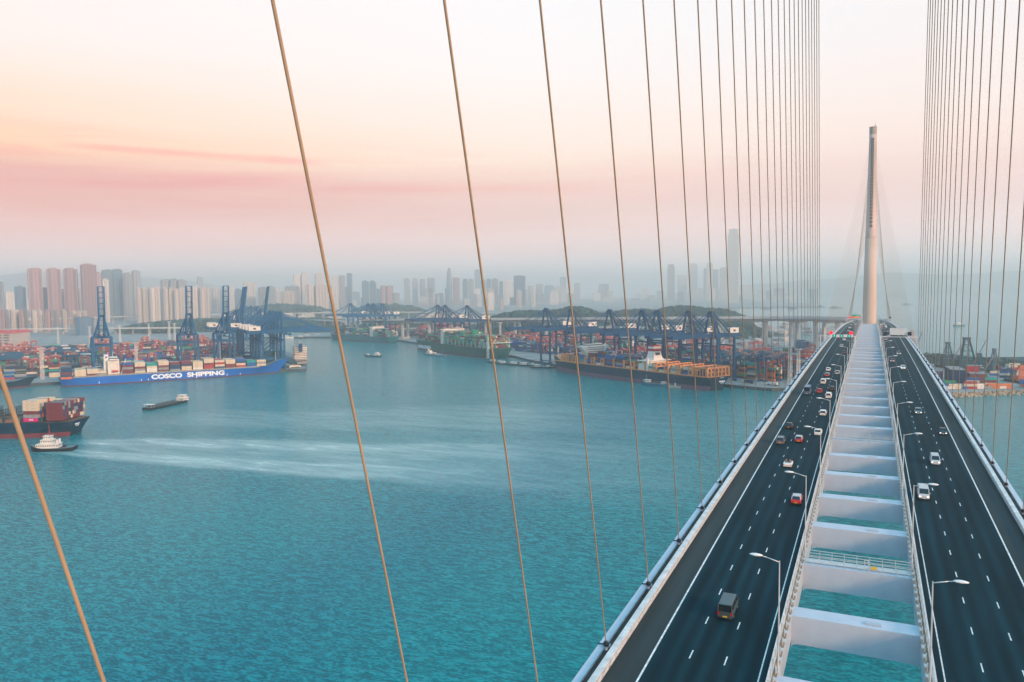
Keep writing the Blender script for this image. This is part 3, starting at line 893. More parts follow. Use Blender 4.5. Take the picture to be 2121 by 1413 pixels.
RED = ('red', (0.50, 0.012, 0.018)); SIL = ('silver', (0.45, 0.47, 0.50)); WHI = ('white', (0.74, 0.72, 0.71)); BLK = ('black', (0.012, 0.013, 0.018))
GRY = ('grey', (0.13, 0.15, 0.17)); GRN = ('grey_green', (0.05, 0.075, 0.085)); DKR = ('dark_red', (0.22, 0.015, 0.035)); BLU = ('blue', (0.05, 0.13, 0.24)); PUR = ('dark_purple', (0.09, 0.03, 0.06))
VEH = [
    ('van', 'grey grey-green passenger van alone in the nearest middle lane, seen from behind', 'van', GRN, -14.15, 94.3, None),
    ('taxi', 'red taxi with silver roof nearest the viewer on the left carriageway', 'taxi', RED, -10.4, 145.3, SIL),
    ('convertible', 'white open-top convertible in the middle lane of the left carriageway', 'car', WHI, -14.4, 172.5, None),
    ('taxi', 'red taxi with silver roof in the middle lane beside the dark off-road car', 'taxi', RED, -14.3, 198.7, SIL),
    ('suv', 'dark grey boxy off-road car with red lights in the outer lane', 'car', GRY, -18.2, 195.2, None),
    ('sedan', 'small black car in the outer lane just ahead of the boxy dark one', 'car', BLK, -18.1, 215.6, None),
    ('sedan', 'white saloon in the inner lane beside the nearer lamp, red tail lights', 'car', WHI, -10.5, 209.1, None),
    ('hatch', 'white hatchback alone in the inner lane, middle distance', 'car', WHI, -10.9, 238.7, None),
    ('mpv', 'white people carrier in the inner lane behind a small black car', 'car', WHI, -11.0, 273.2, None),
    ('taxi', 'small red taxi in the middle lane between the blue minibus and black car', 'taxi', RED, -14.5, 284.2, RED),
    ('hatch', 'small black hatchback in the inner lane ahead of the white people carrier', 'car', BLK, -10.7, 291.9, None),
    ('bus', 'blue minibus with red lower rear on the hard shoulder line', 'minibus', BLU, -18.1, 280.7, None),
    ('mpv', 'white people carrier with yellow plate in the middle lane ahead of the red taxi', 'car', WHI, -14.6, 310.0, None),
    ('taxi', 'red taxi with pale roof close behind a white saloon, far middle lane', 'taxi', RED, -14.4, 333.4, SIL),
    ('hatch', 'white car in the far inner lane beside the far red taxi', 'car', SIL, -10.9, 342.6, None),
    ('sedan', 'white saloon just ahead of the far red taxi', 'car', WHI, -14.9, 353.9, None),
    ('sedan', 'dark purple car in the far inner lane of the left carriageway', 'car', PUR, -10.9, 444.6, None),
    ('sedan', 'dark car with pale roof just before the gantry in the middle lane', 'car', PUR, -14.1, 494.5, WHI),
    ('hatch', 'tiny white car in the middle lane beyond the left gantry', 'car', WHI, -14.5, 554.8, None),
    ('sedan', 'tiny red car in the outer lane under the left gantry', 'car', RED, -18.2, 582.0, None),
    ('taxi', 'tiny red car far down the left carriageway near the tower', 'car', RED, -12.5, 800.0, None),
    ('hatch', 'tiny white car far down the left carriageway near the tower', 'car', WHI, -16.0, 760.0, None),
    ('mpv', 'tiny white van furthest away on the left carriageway beside the tower', 'van', WHI, -13.5, 905.0, None),
    ('van', 'silver van with lit lamps nearest the viewer on the right carriageway', 'van', SIL, 10.5, 156.9, None),
    ('mpv', 'silver hatchback in the middle lane of the right carriageway, lamps lit', 'car', SIL, 14.3, 186.0, None),
    ('sedan', 'black saloon with lit headlights in the outer lane of the right carriageway', 'car', BLK, 18.3, 220.6, None),
    ('hatch', 'grey car in the middle lane of the right carriageway ahead of the black saloon', 'car', GRY, 14.3, 250.6, None),
    ('hatch', 'small white car in the middle lane with lit headlights, right carriageway', 'car', WHI, 14.4, 371.5, None),
    ('sedan', 'small dark red car in the inner lane of the right carriageway', 'car', DKR, 10.9, 403.4, None),
    ('suv', 'small dark car in the middle lane beyond the dark red one', 'car', GRY, 14.9, 446.4, None),
    ('sedan', 'tiny red car just under the right gantry', 'car', DKR, 10.9, 569.0, None),
    ('mpv', 'white van with lit lamps directly behind the right gantry', 'van', WHI, 11.2, 640.0, None),
    ('sedan', 'tiny red car leading the far bunch on the right carriageway', 'car', RED, 11.0, 800.0, None),
    ('hatch', 'tiny white car beside the red one in the far bunch', 'car', WHI, 14.6, 815.0, None),
    ('suv', 'tiny dark car following the far bunch on the right carriageway', 'car', GRY, 15.5, 850.0, None),
    ('mpv', 'tiny white van last in the far bunch beside the tower', 'van', WHI, 11.5, 890.0, None),
    ('bus', 'pale bus at the far end of the right carriageway beside the tower', 'bus', SIL, 14.5, 930.0, None),
]
for kind, lab, cat, pc, x, y, roof in VEH:
    _, _, z, _ = deck(y)
    sl_ = (deck(y + 1)[2] - deck(y - 1)[2]) / 2
    nm = {'taxi': 'taxi', 'van': 'van', 'minibus': 'minibus', 'bus': 'bus'}.get(cat, 'car')
    lab = lab.replace('grey grey-green', 'grey-green')
    car(kind, nm, lab, cat, pc, (x, y, z + 0.012), 0 if x < 0 else pi, sl_ if x < 0 else -sl_, roof, lights=(x > 0), group='road traffic on the bridge')

# ------------------------------------------------------------------ containers
PAL = {'maroon': (0.17, 0.035, 0.045), 'cream': (0.60, 0.50, 0.38), 'navy': (0.012, 0.05, 0.13), 'blue': (0.01, 0.10, 0.32), 'teal': (0.01, 0.28, 0.26), 'green': (0.01, 0.28, 0.13),
       'grey': (0.25, 0.27, 0.28), 'red': (0.38, 0.04, 0.05), 'magenta': (0.62, 0.01, 0.20), 'white': (0.68, 0.64, 0.60), 'orange': (0.55, 0.16, 0.06), 'dark': (0.02, 0.05, 0.08)}
PN = list(PAL)


def cont_mat(n):
    nm = 'container_' + n
    if nm in MATS: return MATS[nm]
    m = M(nm, PAL[n], 0.6, var=0.22, scale=0.45)
    return m


CW, CH, CL = 2.44, 2.75, 12.19


def cont_mesh(n):
    b = MB(); l, w, h = CL / 2, CW / 2, CH
    for sx in (-1, 1):
        for sy in (-1, 1):
            b.box((sx * (l - .08), sy * (w - .08), h / 2), (.16, .16, h))
    for sy in (-1, 1):
        for z in (.07, h - .07): b.box((0, sy * (w - .06), z), (CL - .32, .12, .14))
    for sx in (-1, 1):
        for z in (.07, h - .07): b.box((sx * (l - .06), 0, z), (.12, CW - .32, .14))
    ns = 22
    for sy in (-1, 1):
        vs = []
        for i in range(ns + 1):
            x = -l + .16 + (CL - .32) * i / ns; y = sy * (w - (.03 if i % 2 else .11))
            vs += [(x, y, .14), (x, y, h - .14)]
        b.add(vs, [(2 * i, 2 * i + 2, 2 * i + 3, 2 * i + 1) for i in range(ns)])
    for sx in (-1, 1):
        b.box((sx * (l - .08), 0, h / 2), (.06, CW - .3, h - .28))
        for yy in (-.7, -.25, .25, .7): b.tube((sx * (l - .02), yy, .15), (sx * (l - .02), yy, h - .15), .03, n=4)
    b.box((0, 0, h - .05), (CL - .3, CW - .24, .05)); b.box((0, 0, .1), (CL - .3, CW - .24, .05))
    return b.mesh('shipping_container', cont_mat(n))


POOL = []    # (world position, rz, colour, may be seen, label, group)
PALW = ['maroon'] * 5 + ['cream'] * 4 + ['navy'] * 4 + ['blue'] * 3 + ['grey'] * 3 + ['teal'] * 2 + ['green'] * 2 + ['red'] * 3 + ['white'] * 2 + ['orange']


class Bay:
    pass


def stack(O, rz, x, rows, z0, tiers, near, where, bayname, pal=None, ends=False, fixed=None, B=None):
    """a block of containers across a ship: x = centre along the ship, rows counted from the side near the lookout"""
    pal = pal or PALW
    for r in range(rows):
        y = near * ((rows - 1) / 2 - r) * 2.5
        nt = tiers(r) if callable(tiers) else tiers
        for t in range(nt):
            c = random.choice(pal)
            if fixed and r == 0 and t < len(fixed): c = fixed[t]
            elif fixed and t == nt - 1 and r > 0 and t < len(fixed) and random.random() < .6: c = fixed[-1]
            vis = (r == 0) or (t == nt - 1) or ends
            p = O + Vector((x * cos(rz) - y * sin(rz), x * sin(rz) + y * cos(rz), z0 + t * (CH + .05)))
            rown = 'outer row' if r == 0 else nth(r + 1) + ' row in'
            lab = '%s container, %s, %s, %s tier, %s' % (c, bayname, rown, nth(t + 1), where)
            POOL.append((p, rz, c, vis, lab, 'containers ' + where))


# ------------------------------------------------------------------ ships
def hull_pts(L, B, zd, boot, rake, fc, stern=0.8, n=34, tumble=1.0):
    secs = []
    for i in range(n + 1):
        t = i / n
        t = t
        if t < .14:
            k = t / .14; dh = B / 2 * (stern + (1 - stern) * k ** .7); wh = B / 2 * (.55 * stern + (1 - .55 * stern) * k ** .8); zk = -4 + 5.0 * (1 - k) ** 2
        elif t < .66:
            dh = wh = B / 2; zk = -4
        else:
            k = (t - .66) / .34; dh = B / 2 * max(0.02, 1 - k ** 2.8); wh = B / 2 * max(0.012, (1 - k ** 1.35)); zk = -4
        z = zd + (fc * min(1, max(0, (t - .90) / .03)) + fc * .5 * max(0, (t - .7) / .3) ** 2)
        f = max(0, (t - .66) / .34)
        sf = max(0, 1 - t / .14)
        x = t * L
        def P(h, zz, s):
            xx = x - rake * f * (1 - max(zz, 0) / z) + 7.0 * sf * (1 - max(zz, 0) / z) * .6
            return (xx, s * h, zz)
        mh = wh + (dh - wh) * .45
        secs.append([P(dh, z, 1), P(mh, boot + (z - boot) * .5, 1), P(wh, boot, 1), P(wh * .985, 0, 1), P(wh * .7, zk, 1),
                     P(wh * .7, zk, -1), P(wh * .985, 0, -1), P(wh, boot, -1), P(mh, boot + (z - boot) * .5, -1), P(dh, z, -1)])
    return secs


def ship(name, label, cat, stern_ld, head, L, B, zd, boot, cols, rake=9, fc=4, stern=.85):
    O = LD(*stern_ld); rz = ldang(*head)
    r = thing(name, label, cat, O, rz)
    b = MB(); b.loft(hull_pts(L, B, zd, boot, rake, fc, stern), 1, mats=[1, 1, 0, 0, 0, 0, 0, 1, 1, 2])
    b.m[-1] = 1; b.m[-2] = 1
    b.build('hull', [cols[1], cols[0], cols[2]], r)
    return r, O, rz


def text_mesh(name, body, w, h, mat, bold=0.03):
    cu = bpy.data.curves.new(name, 'FONT'); cu.body = body; cu.offset = bold; cu.resolution_u = 4
    o = bpy.data.objects.new(name, cu); COL.objects.link(o)
    dg = bpy.context.evaluated_depsgraph_get(); dg.update()
    me = bpy.data.meshes.new_from_object(o.evaluated_get(dg))
    bpy.data.objects.remove(o); bpy.data.curves.remove(cu)
    xs = [v.co.x for v in me.vertices]; ys = [v.co.y for v in me.vertices]
    x0, x1, y0, y1 = min(xs), max(xs), min(ys), max(ys)
    for v in me.vertices:
        v.co.x = (v.co.x - x0) / (x1 - x0) * w; v.co.y = (v.co.y - y0) / (y1 - y0) * h
    me.name = name; me.materials.clear(); me.materials.append(mat)
    return me


def put_text(parent, body, x0, w, z0, h, y, near, mat, bold=0.03, flip=False, name='hull_lettering'):
    """letters on the ship's side at local y, read from the side the lookout is on"""
    me = text_mesh(name, body, w, h, mat, bold)
    o = bpy.data.objects.new(name, me); COL.objects.link(o); o.parent = parent
    if near < 0:      # seen from -y: text runs along +x
        o.matrix_local = Matrix.Translation((x0, y, z0)) @ Matrix.Rotation(pi / 2, 4, 'X')
    else:             # seen from +y: text runs along -x
        o.matrix_local = Matrix.Translation((x0, y, z0)) @ Matrix.Rotation(pi, 4, 'Z') @ Matrix.Rotation(pi / 2, 4, 'X')
    return o


win_m = M('dark_windows', (0.02, 0.035, 0.05), 0.3, var=0.2)
swhite = M('ship_white', (0.70, 0.66, 0.62), 0.55, var=0.14, scale=0.3)
deck_m = M('ship_deck', (0.20, 0.10, 0.075), 0.85, var=0.35, scale=0.2)
deck_g = M('ship_deck_grey', (0.16, 0.19, 0.20), 0.85, var=0.35, scale=0.2)
boot_m = M('boot_red', (0.17, 0.035, 0.05), 0.75, var=0.3, scale=0.12)
boot_p = M('boot_purple', (0.16, 0.09, 0.14), 0.75, var=0.25, scale=0.12)
hull_blue = M('hull_blue', (0.0, 0.125, 0.50), 0.7, var=0.14, scale=0.06)
hull_navy = M('hull_navy', (0.002, 0.035, 0.075), 0.5, var=0.25, scale=0.08)
hull_teal = M('hull_teal', (0.004, 0.13, 0.17), 0.55, var=0.15, scale=0.06)
hull_green = M('hull_green', (0.004, 0.085, 0.075), 0.55, var=0.2, scale=0.06)
orange_m = M('lashing_orange', (0.72, 0.27, 0.10), 0.6, var=0.16, scale=0.3)
redb = M('band_red', (0.42, 0.015, 0.04), 0.5, var=0.08)
letter_w = M('white_lettering', (0.80, 0.81, 0.82), 0.5, var=0.03)


def superstructure(r, x, ln, wd, z0, nlev, wing, near, nm='accommodation'):
    b = MB()
    b.bb(x - ln / 2, x + ln / 2, -wd / 2, wd / 2, z0, z0 + nlev * 2.8)
    for i in range(nlev):
        b.bb(x - ln / 2 - .5, x + ln / 2 + .5, -wd / 2 - .5, wd / 2 + .5, z0 + i * 2.8 - .12, z0 + i * 2.8 + .12)
    zt = z0 + nlev * 2.8
    b.bb(x - ln * .35, x + ln * .45, -wing / 2, wing / 2, zt, zt + 1.1)
    b.bb(x - ln * .3, x + ln * .4, -wd * .45, wd * .45, zt, zt + 3)
    o = b.build(nm, swhite, r)
    for i in range(nlev):
        zz = z0 + i * 2.8 + 1.25
        b = MB(); b.bb(x - ln / 2 - .06, x + ln / 2 + .06, -wd / 2 + .8, wd / 2 - .8, zz, zz + .75); b.build('window_row', win_m, o)
    b = MB(); b.bb(x - ln * .31, x + ln * .41, -wd * .46, wd * .46, zt + 1.4, zt + 2.5); b.build('window_row', win_m, o)
    b = MB(); b.tube((x, 0, zt + 3), (x, 0, zt + 11), .35, .15, 6); b.box((x, 0, zt + 7), (.3, 5, .3)); b.box((x, 0, zt + 9), (.3, 3, .5)); b.build('mast', swhite, r)
    return o


# --- blue container ship at the left quay
r, O, rz = ship('container_ship', 'bright blue container ship with huge white lettering moored at the left quay', 'ship', (-565, 943), (0.860, 0.510), 284, 34, 10.6, 1.1, (hull_blue, boot_m, deck_g), rake=16, fc=5.5)
put_text(r, 'COSCO', 103.5, 37, 3.0, 6.3, -17.12, -1, letter_w, 0.045)
put_text(r, 'SHIPPING', 146.5, 47, 3.0, 6.3, -17.12, -1, letter_w, 0.045)
b = MB()
for x in (44, 92, 100, 197, 214): b.box((x, -17.1, 3.2), (.8, .12, 2.2))
b.box((158, -17.15, 2.0), (1.0, .15, 1.6)); b.build('draught_mark', letter_w, r)
b = MB()
for k in range(30): b.box((18 + 7 * k, -16.3, 11.7), (.9, .7, 2.2))
b.bb(16, 236, -16.6, -16.2, 12.2, 12.5); b.bb(16, 236, 16.2, 16.6, 11, 12.2)
b.bb(16, 240, -15.6, 15.6, 10.6, 11.9)
b.build('hatch_coaming', M('coaming_grey', (0.34, 0.36, 0.34), 0.7, var=0.25), r)
FX_ = [['orange', 'navy', 'maroon', 'navy', 'navy'], ['cream', 'cream', 'cream'], ['maroon', 'cream', 'cream'], ['grey', 'cream'], ['maroon', 'maroon', 'grey', 'maroon', 'blue'], ['cream', 'grey', 'maroon', 'cream', 'cream'],
       ['white', 'white', 'cream', 'teal'], ['maroon', 'grey', 'maroon', 'cream', 'cream'], ['grey', 'navy', 'navy', 'maroon'], ['cream', 'cream', 'navy', 'maroon'], ['white', 'cream', 'cream', 'cream'],
       ['red', 'red', 'maroon', 'cream', 'cream'], ['navy', 'cream', 'red', 'cream'], ['maroon', 'maroon', 'cream', 'cream'], ['red', 'cream', 'navy', 'blue'], ['blue', 'blue', 'teal'], ['cream', 'grey', 'cream']]
XS = [9, 24, 37.5, 46.5] + [77 + 13.9 * i for i in range(13)]
for i, x in enumerate(XS):
    nt = len(FX_[i]); rows = 13 if x < 215 else (11 if x < 232 else 9)
    stack(O, rz, x, rows, 12.0 if i else 9.5, (lambda q, nt=nt: nt if q < 2 else max(1, nt - random.choice((0, 0, 1)))), -1, 'on the bright blue ship', nth(i + 1) + ' bay from stern', fixed=FX_[i])
superstructure(r, 61, 13, 26, 10.6, 7, 34, -1)
b = MB(); b.hexa([(50, -5, 11), (57, -5, 11), (57, 5, 11), (50, 5, 11), (51, -3.5, 37), (56, -3.5, 37), (56, 3.5, 37), (51, 3.5, 37)]); o = b.build('funnel', swhite, r)
b = MB(); b.tube((52.5, -3.6, 33.5), (54.5, -3.6, 33.5), 1.2, n=8); b.bb(51.2, 55.8, -3.7, 3.7, 37, 38.2); b.build('funnel_emblem', M('emblem_blue', (.05, .12, .4), .5), o)
b = MB(); b.tube((59, -15.5, 16.2), (66, -15.5, 16.2), 1.4, 1.0, 10); b.build('lifeboat', M('lifeboat_red', (0.55, 0.06, 0.05), 0.5), r)
b = MB(); b.bar((69, -13, 11), (75, -13, 31), .9); b.build('gangway_ladder', swhite, r)
b = MB(); b.tube((266, 0, 15), (266, 0, 30), .5, .3, 6); b.box((266, 0, 27), (.4, 3, .4)); b.build('foremast', M('mast_tan', (.5, .42, .34), .6), r)

# --- departing dark ship
r, O, rz = ship('container_ship', 'dark container ship leaving at the left edge, only its loaded stern in view', 'ship', (-352, 614), (-1.0, 0.03), 300, 36, 12.5, 3.6, (hull_navy, boot_m, deck_m), rake=10, stern=.82)
wy = 1
stack(O, rz, 11, 13, 14.0, 5, 1, 'on the departing dark ship', 'sternmost bay', ends=True, fixed=['maroon'] * 5, pal=['maroon', 'maroon', 'maroon', 'navy', 'navy', 'grey', 'dark', 'cream', 'maroon'])
stack(O, rz, 29.5, 13, 13.2, (lambda q: 6 if q < 9 else 5), 1, 'on the departing dark ship', 'second bay from stern', ends=False, fixed=['magenta', 'grey', 'maroon', 'cream', 'cream', 'cream'])
b = MB()
for i in range(10):
    x = 22 + 14.6 * i
    for yy in (-17, 17): b.bb(x - .6, x + .6, yy - .5, yy + .5, 12, 16.5)
    b.bb(x - .5, x + .5, -17, 17, 15.2, 15.8)
b.build('lashing_bridge', dark_m, r)
b = MB()
for i in range(9):
    b.bb(38.5 + 14.6 * i, 51 + 14.6 * i, -16.5, 16.5, 12.6, 14.2)
b.build('hatch_cover', M('hatch_brown', (0.26, 0.14, 0.09), 0.8, var=0.3), r)
b = MB()
for xx in (60, 76):
    for k in range(14): b.bb(xx - .3, xx + .3, -17 + 2.6 * k, -16.6 + 2.6 * k, 14, 21)
    for z in (16, 18.5, 21): b.bb(xx - .3, xx + .3, -17, 17.2, z, z + .35)
b.build('cell_guide', dark_m, r)
b = MB(); b.bb(5.6, 9.6, -.9, .9, -2.5, 3.8); b.build('rudder', boot_m, r)
b = MB(); b.box((-.2, 4, 9.5), (.3, 6, .8)); b.box((-.2, 4, 8.2), (.3, 4, .5)); b.build('stern_lettering', letter_w, r)
onem = text_mesh('container_lettering', 'ONE', 3.6, 1.3, letter_w, 0.03)
ONE_DONE = [O + Vector((29.5 * cos(rz) - 15.0 * sin(rz), 29.5 * sin(rz) + 15.0 * cos(rz), 13.2)), rz, onem]

# --- dark ship with orange lashing bridges
SO = (229, 838); HO = (-0.565, 0.825)
r, O, rz = ship('container_ship', 'dark navy container ship with orange lashing bridges and white funnel with red band', 'ship', SO, HO, 300, 41, 15.5, 5.2, (hull_navy, boot_p, orange_m), rake=8, fc=3.5, stern=.92)
b = MB()
for k in range(14):
    x = 22 + 18.6 * k
    if x > 284: break
    top = 26 if x < 110 else 25
    wd_ = 19.2 if x < 215 else 19.2 * (1 - ((x - 215) / 85) ** 2) + 1
    for yy in [-wd_ + i * wd_ * 2 / 6 for i in range(7)]: b.bb(x - 1.0, x + 1.0, yy - .6, yy + .6, 15, top)
    for z in (18.6, 21.6, top - .6): b.bb(x - 1.1, x + 1.1, -wd_, wd_, z, z + 1.0)
    b.bb(x - 1.3, x + 1.3, wd_ - .9, wd_ + .25, 15, top + 1)
    if k in (0, 1, 2, 3, 5, 8, 9, 11, 12):
        b.bb(x + 1, x + 6.5, wd_ - .7, wd_ + .1, top - 1.2, top); b.bb(x + 5.3, x + 6.6, wd_ - .7, wd_ + .15, 15, top); b.bb(x + 1, x + 6, wd_ - .6, wd_, 15, 17.4); b.bb(x + 1, x + 6, wd_ - .6, wd_, 20.2, 21)
b.bb(1, 18, -18.5, 18.5, 15.5, 16.3)
for yy in [-17.6 + 5.85 * i for i in range(7)]: b.bb(1.2, 3.0, yy - 1.2, yy + 1.2, 15.6, 26)
b.bb(1.2, 19, 17.4, 18.6, 24.6, 26.4); b.bb(1.2, 19, -18.6, -17.4, 24.6, 26.4); b.bb(1.2, 3.4, -18.6, 18.6, 24.6, 26.4); b.bb(1, 3.6, -18.4, 18.4, 20, 20.9)
for x in (4, 8, 12, 16): b.bb(x - .4, x + .4, 17.6, 18.5, 15.6, 25)
b.bb(20, 280, 19.0, 19.9, 15.4, 16.6)
b.build('lashing_bridge', orange_m, r)
OP = ['navy'] * 5 + ['blue'] * 3 + ['maroon'] * 3 + ['cream'] * 2 + ['grey', 'teal', 'green', 'white']
bay = 0
for k in range(14):
    x0 = 22 + 18.6 * k
    if 88 < x0 + 9 < 112: continue
    if x0 + 9 > 272: break
    bay += 1
    rows = 15 if x0 < 190 else (13 if x0 < 220 else (10 if x0 < 245 else 6))
    nt = [3, 3, 2, 3, 5, 5, 5, 6, 5, 5, 4, 3, 3][min(bay - 1, 12)]
    sk = random.random()
    stack(O, rz, x0 + 9, rows, 16.3, (lambda q, nt=nt, sk=sk: nt if (q > 0 or sk > .35) else 2), 1, 'on the orange-framed ship', nth(bay) + ' bay from stern', pal=OP)
stack(O, rz, 11, 13, 16.5, (lambda q: 2 + q % 2), 1, 'on the orange-framed ship', 'sternmost bay', pal=OP)
b = MB(); b.bb(92, 108, -19, 19, 15.5, 24); b.bb(91, 109, -20, 20, 27, 27.6); b.bb(91, 93, 17.6, 20.4, 15.5, 31); b.bb(93, 107, -14, 14, 24, 27); b.build('engine_casing', swhite, r)
b = MB()
z = 27.6
secs = []
for (zz, hx, hy) in ((27.6, 7.5, 9.0), (31, 6.0, 7.0), (37, 4.8, 6.0), (39.5, 4.8, 6.0), (41.5, 4.8, 6.0), (44, 4.8, 6.0), (45.2, 4.8, 6.0)):
    secs.append([(100 - hx, -hy, zz), (100 + hx, -hy, zz), (100 + hx, hy, zz), (100 - hx, hy, zz)])
b.loft(secs); FN = b.build('funnel', swhite, r)
b = MB(); b.bb(95.1, 104.9, -6.1, 6.1, 38.2, 41.2); b.bb(95.1, 104.9, -6.1, 6.1, 44.0, 45.4); b.build('funnel_band', redb, FN)
b = MB(); b.bb(94.4, 94.9, -3.5, 3.5, 33.5, 36.5)
b.build('louvre', dark_m, FN)
for k in range(3):
    b = MB(); b.tube((98 + 2 * k, 0, 45), (98 + 2 * k, 0, 48), .8, n=8); b.build('exhaust_pipe', dark_m, FN)
o = superstructure(r, 214, 12, 30, 15.5, 8, 47, 1)
b = MB()
for sy in (-1, 1): b.hexa([(209, sy * 15, 30), (217, sy * 15, 30), (217, sy * 16, 30), (209, sy * 16, 30), (209, sy * 15, 38), (217, sy * 15, 38), (217, sy * 24, 38), (209, sy * 24, 38)])
b.build('bridge_wing', swhite, r)
b = MB(); b.tube((290, 0, 18), (290, 0, 30), .5, .3, 6); b.box((290, 0, 27), (.4, 3, .4)); b.build('foremast', swhite, r)
b = MB(); b.box((-.15, -4, 10.2), (.3, 9.5, 1.3)); b.box((-.15, -4, 8.4), (.3, 5.5, .7)); b.box((-.15, -4, 14.2), (.3, 6, .5)); b.build('stern_lettering', letter_w, r)

# --- green ship
r, O, rz = ship('container_ship', 'long dark green container ship with white lettering and stacked green and maroon containers', 'ship', (-16, 1262), (-0.540, 0.842), 330, 46, 17, 2.0, (hull_green, boot_m, deck_g), rake=8, fc=3, stern=.9)
put_text(r, 'EVERGREEN', 272, 54, 3.6, 6.4, 23.15, 1, letter_w, 0.05)
superstructure(r, 174, 10, 44, 17, 9, 50, 1)
b = MB(); b.bb(86, 96, -21, 18, 17, 34); b.bb(88, 94, -6, 6, 34, 45); b.build('funnel', M('funnel_green', (.02, .2, .13), .6), r)
GP = ['maroon'] * 6 + ['green'] * 6 + ['grey', 'cream', 'red', 'navy', 'teal']
xs = [16 + 14.2 * i for i in range(20)]
bay = 0
for i, x in enumerate(xs):
    if 84 < x < 100 or 165 < x < 183: continue
    bay += 1
    nt = 7 if x < 85 else (8 if x < 165 else (6 if x < 265 else 4))
    rows = 17 if x < 230 else (15 if x < 260 else 10)
    if 213 < x < 260: nt = 5
    stack(O, rz, x, rows, 18, (lambda q, nt=nt: max(1, nt - random.choice((0, 0, 0, 1)))), 1, 'on the dark green ship', nth(bay) + ' bay from stern', pal=GP if x < 200 else ['maroon'] * 3 + ['grey', 'maroon', 'green'])
b = MB()
for k in range(12):
    x = 8 + 14.2 * k * 1.0
    b.bb(x - .5, x + .5, 22.0, 23.0, 17, 27)
b.bb(2, 3, -21, 21, 26, 27); b.bb(2, 40, 21.6, 22.6, 26.3, 27.1)
for k in range(5): b.bar((3 + 8 * k, 22.3, 17), (7 + 8 * k, 22.3, 26.5), .5); b.bar((11 + 8 * k, 22.3, 17), (7 + 8 * k, 22.3, 26.5), .5)
b.build('lashing_bridge', galv, r)

# --- teal ship further up the channel
r, O, rz = ship('container_ship', 'teal blue container ship moored further up the channel under far cranes', 'ship', (-262, 1690), (-0.73, 0.683), 250, 38, 13, 1.2, (hull_teal, boot_m, deck_g), rake=8, fc=3, stern=.9)
superstructure(r, 62, 11, 32, 13, 7, 38, 1)
bay = 0
for i in range(15):
    x = 14 + 14.2 * i
    if 52 < x < 72: continue
    bay += 1
    stack(O, rz, x, 14 if x < 180 else 9, 14, (lambda q: random.choice((3, 4, 5, 5, 6)) if x < 190 else 2), 1, 'on the teal ship', nth(bay) + ' bay from stern', pal=['teal', 'navy', 'green', 'maroon', 'grey', 'blue', 'cream', 'maroon'])

# --- navy ship at the far left and white ship behind the pier
r, O, rz = ship('container_ship', 'navy ship cut off by the left edge, bow pointing at the blue ship', 'ship', (-752, 848), (0.855, 0.52), 186, 26, 8.2, 1.4, (hull_blue if False else hull_navy, boot_m, deck_g), rake=9, fc=3)
for i in range(9):
    stack(O, rz, 20 + 14 * i, 9, 9.0, 2 if i > 6 else 3, -1, 'on the navy ship at the left edge', nth(i + 1) + ' bay from stern', pal=['maroon', 'red', 'navy', 'maroon', 'blue'])
r, O, rz = ship('cargo_ship', 'white ship seen from astern beyond the pier, blue funnel', 'ship', (-330, 1192), (-0.45, 0.893), 130, 23, 9, 1.0, (M('hull_pale', (0.45, 0.42, 0.42), 0.6), boot_m, deck_g), fc=2, stern=.95)
superstructure(r, 16, 14, 19, 9, 6, 22, -1)
b = MB(); b.bb(7, 11, -2.5, 2.5, 20, 33); b.build('funnel', M('funnel_blue', (0.01, 0.08, 0.22), 0.5), r)
b = MB(); b.box((-.1, 0, 6.2), (.3, 15, 1.2)); b.build('stern_lettering', dark_m, r)
b = MB()
for sy in (-1, 1): b.tube((8, sy * 9.5, 16), (13, sy * 9.5, 16), 1.2, .9, 8)
b.build('lifeboat', M('lifeboat_red', (0.55, 0.06, 0.05), 0.5), r)


# ------------------------------------------------------------------ small craft
def craft(name, label, cat, ld, head, L, B, zd, hullm, house, group=None, deckm=deck_g, extra=None, sheer=0.8):
    O = LD(*ld); rz = ldang(*head)
    r = thing(name, label, cat, O, rz, group)
    b = MB(); n = 14; secs = []
    for i in range(n + 1):
        t = i / n
        k = max(0, (t - .7) / .3); dh = B / 2 * (1 - k ** 2.4) * (1 if t > .05 else .9); dh = max(dh, .15)
        z = zd + sheer * k * 1.5 + sheer * .3 * max(0, (.15 - t) / .15)
        x = (t - .5) * L
        secs.append([(x, dh, z), (x - .6 * k, dh * .92, -1), (x - .6 * k, -dh * .92, -1), (x, -dh, z)])
    b.loft(secs); b.build('hull', hullm, r)
    b = MB(); b.loft([[(s[0][0], s[0][1] * .93, s[0][2] + .03), (s[3][0], s[3][1] * .93, s[3][2] + .03), (s[3][0], s[3][1] * .93, s[3][2] + .05), (s[0][0], s[0][1] * .93, s[0][2] + .05)] for s in secs]); b.build('deck', deckm, r)
    for (x0, x1, w_, z0, z1, mm) in house:
        b = MB(); b.bb(x0, x1, -w_ / 2, w_ / 2, z0, z1); b.bb(x0 - .3, x1 + .3, -w_ / 2 - .3, w_ / 2 + .3, z1 - .1, z1 + .12); o = b.build('deckhouse', mm, r)
        b = MB()
        for k in range(max(2, int((x1 - x0) / 1.4))):
            xx = x0 + (k + .5) * (x1 - x0) / max(2, int((x1 - x0) / 1.4))
            for sy in (-1, 1): b.box((xx, sy * w_ / 2, (z0 + z1) / 2 + .35), (.8, .1, .8))
        for k in range(max(2, int(w_ / 1.4))):
            yy = -w_ / 2 + (k + .5) * w_ / max(2, int(w_ / 1.4))
            for xx in (x0, x1): b.box((xx, yy, (z0 + z1) / 2 + .35), (.1, .8, .8))
        b.build('window_row', win_m, o)
    if extra: extra(r)
    return r


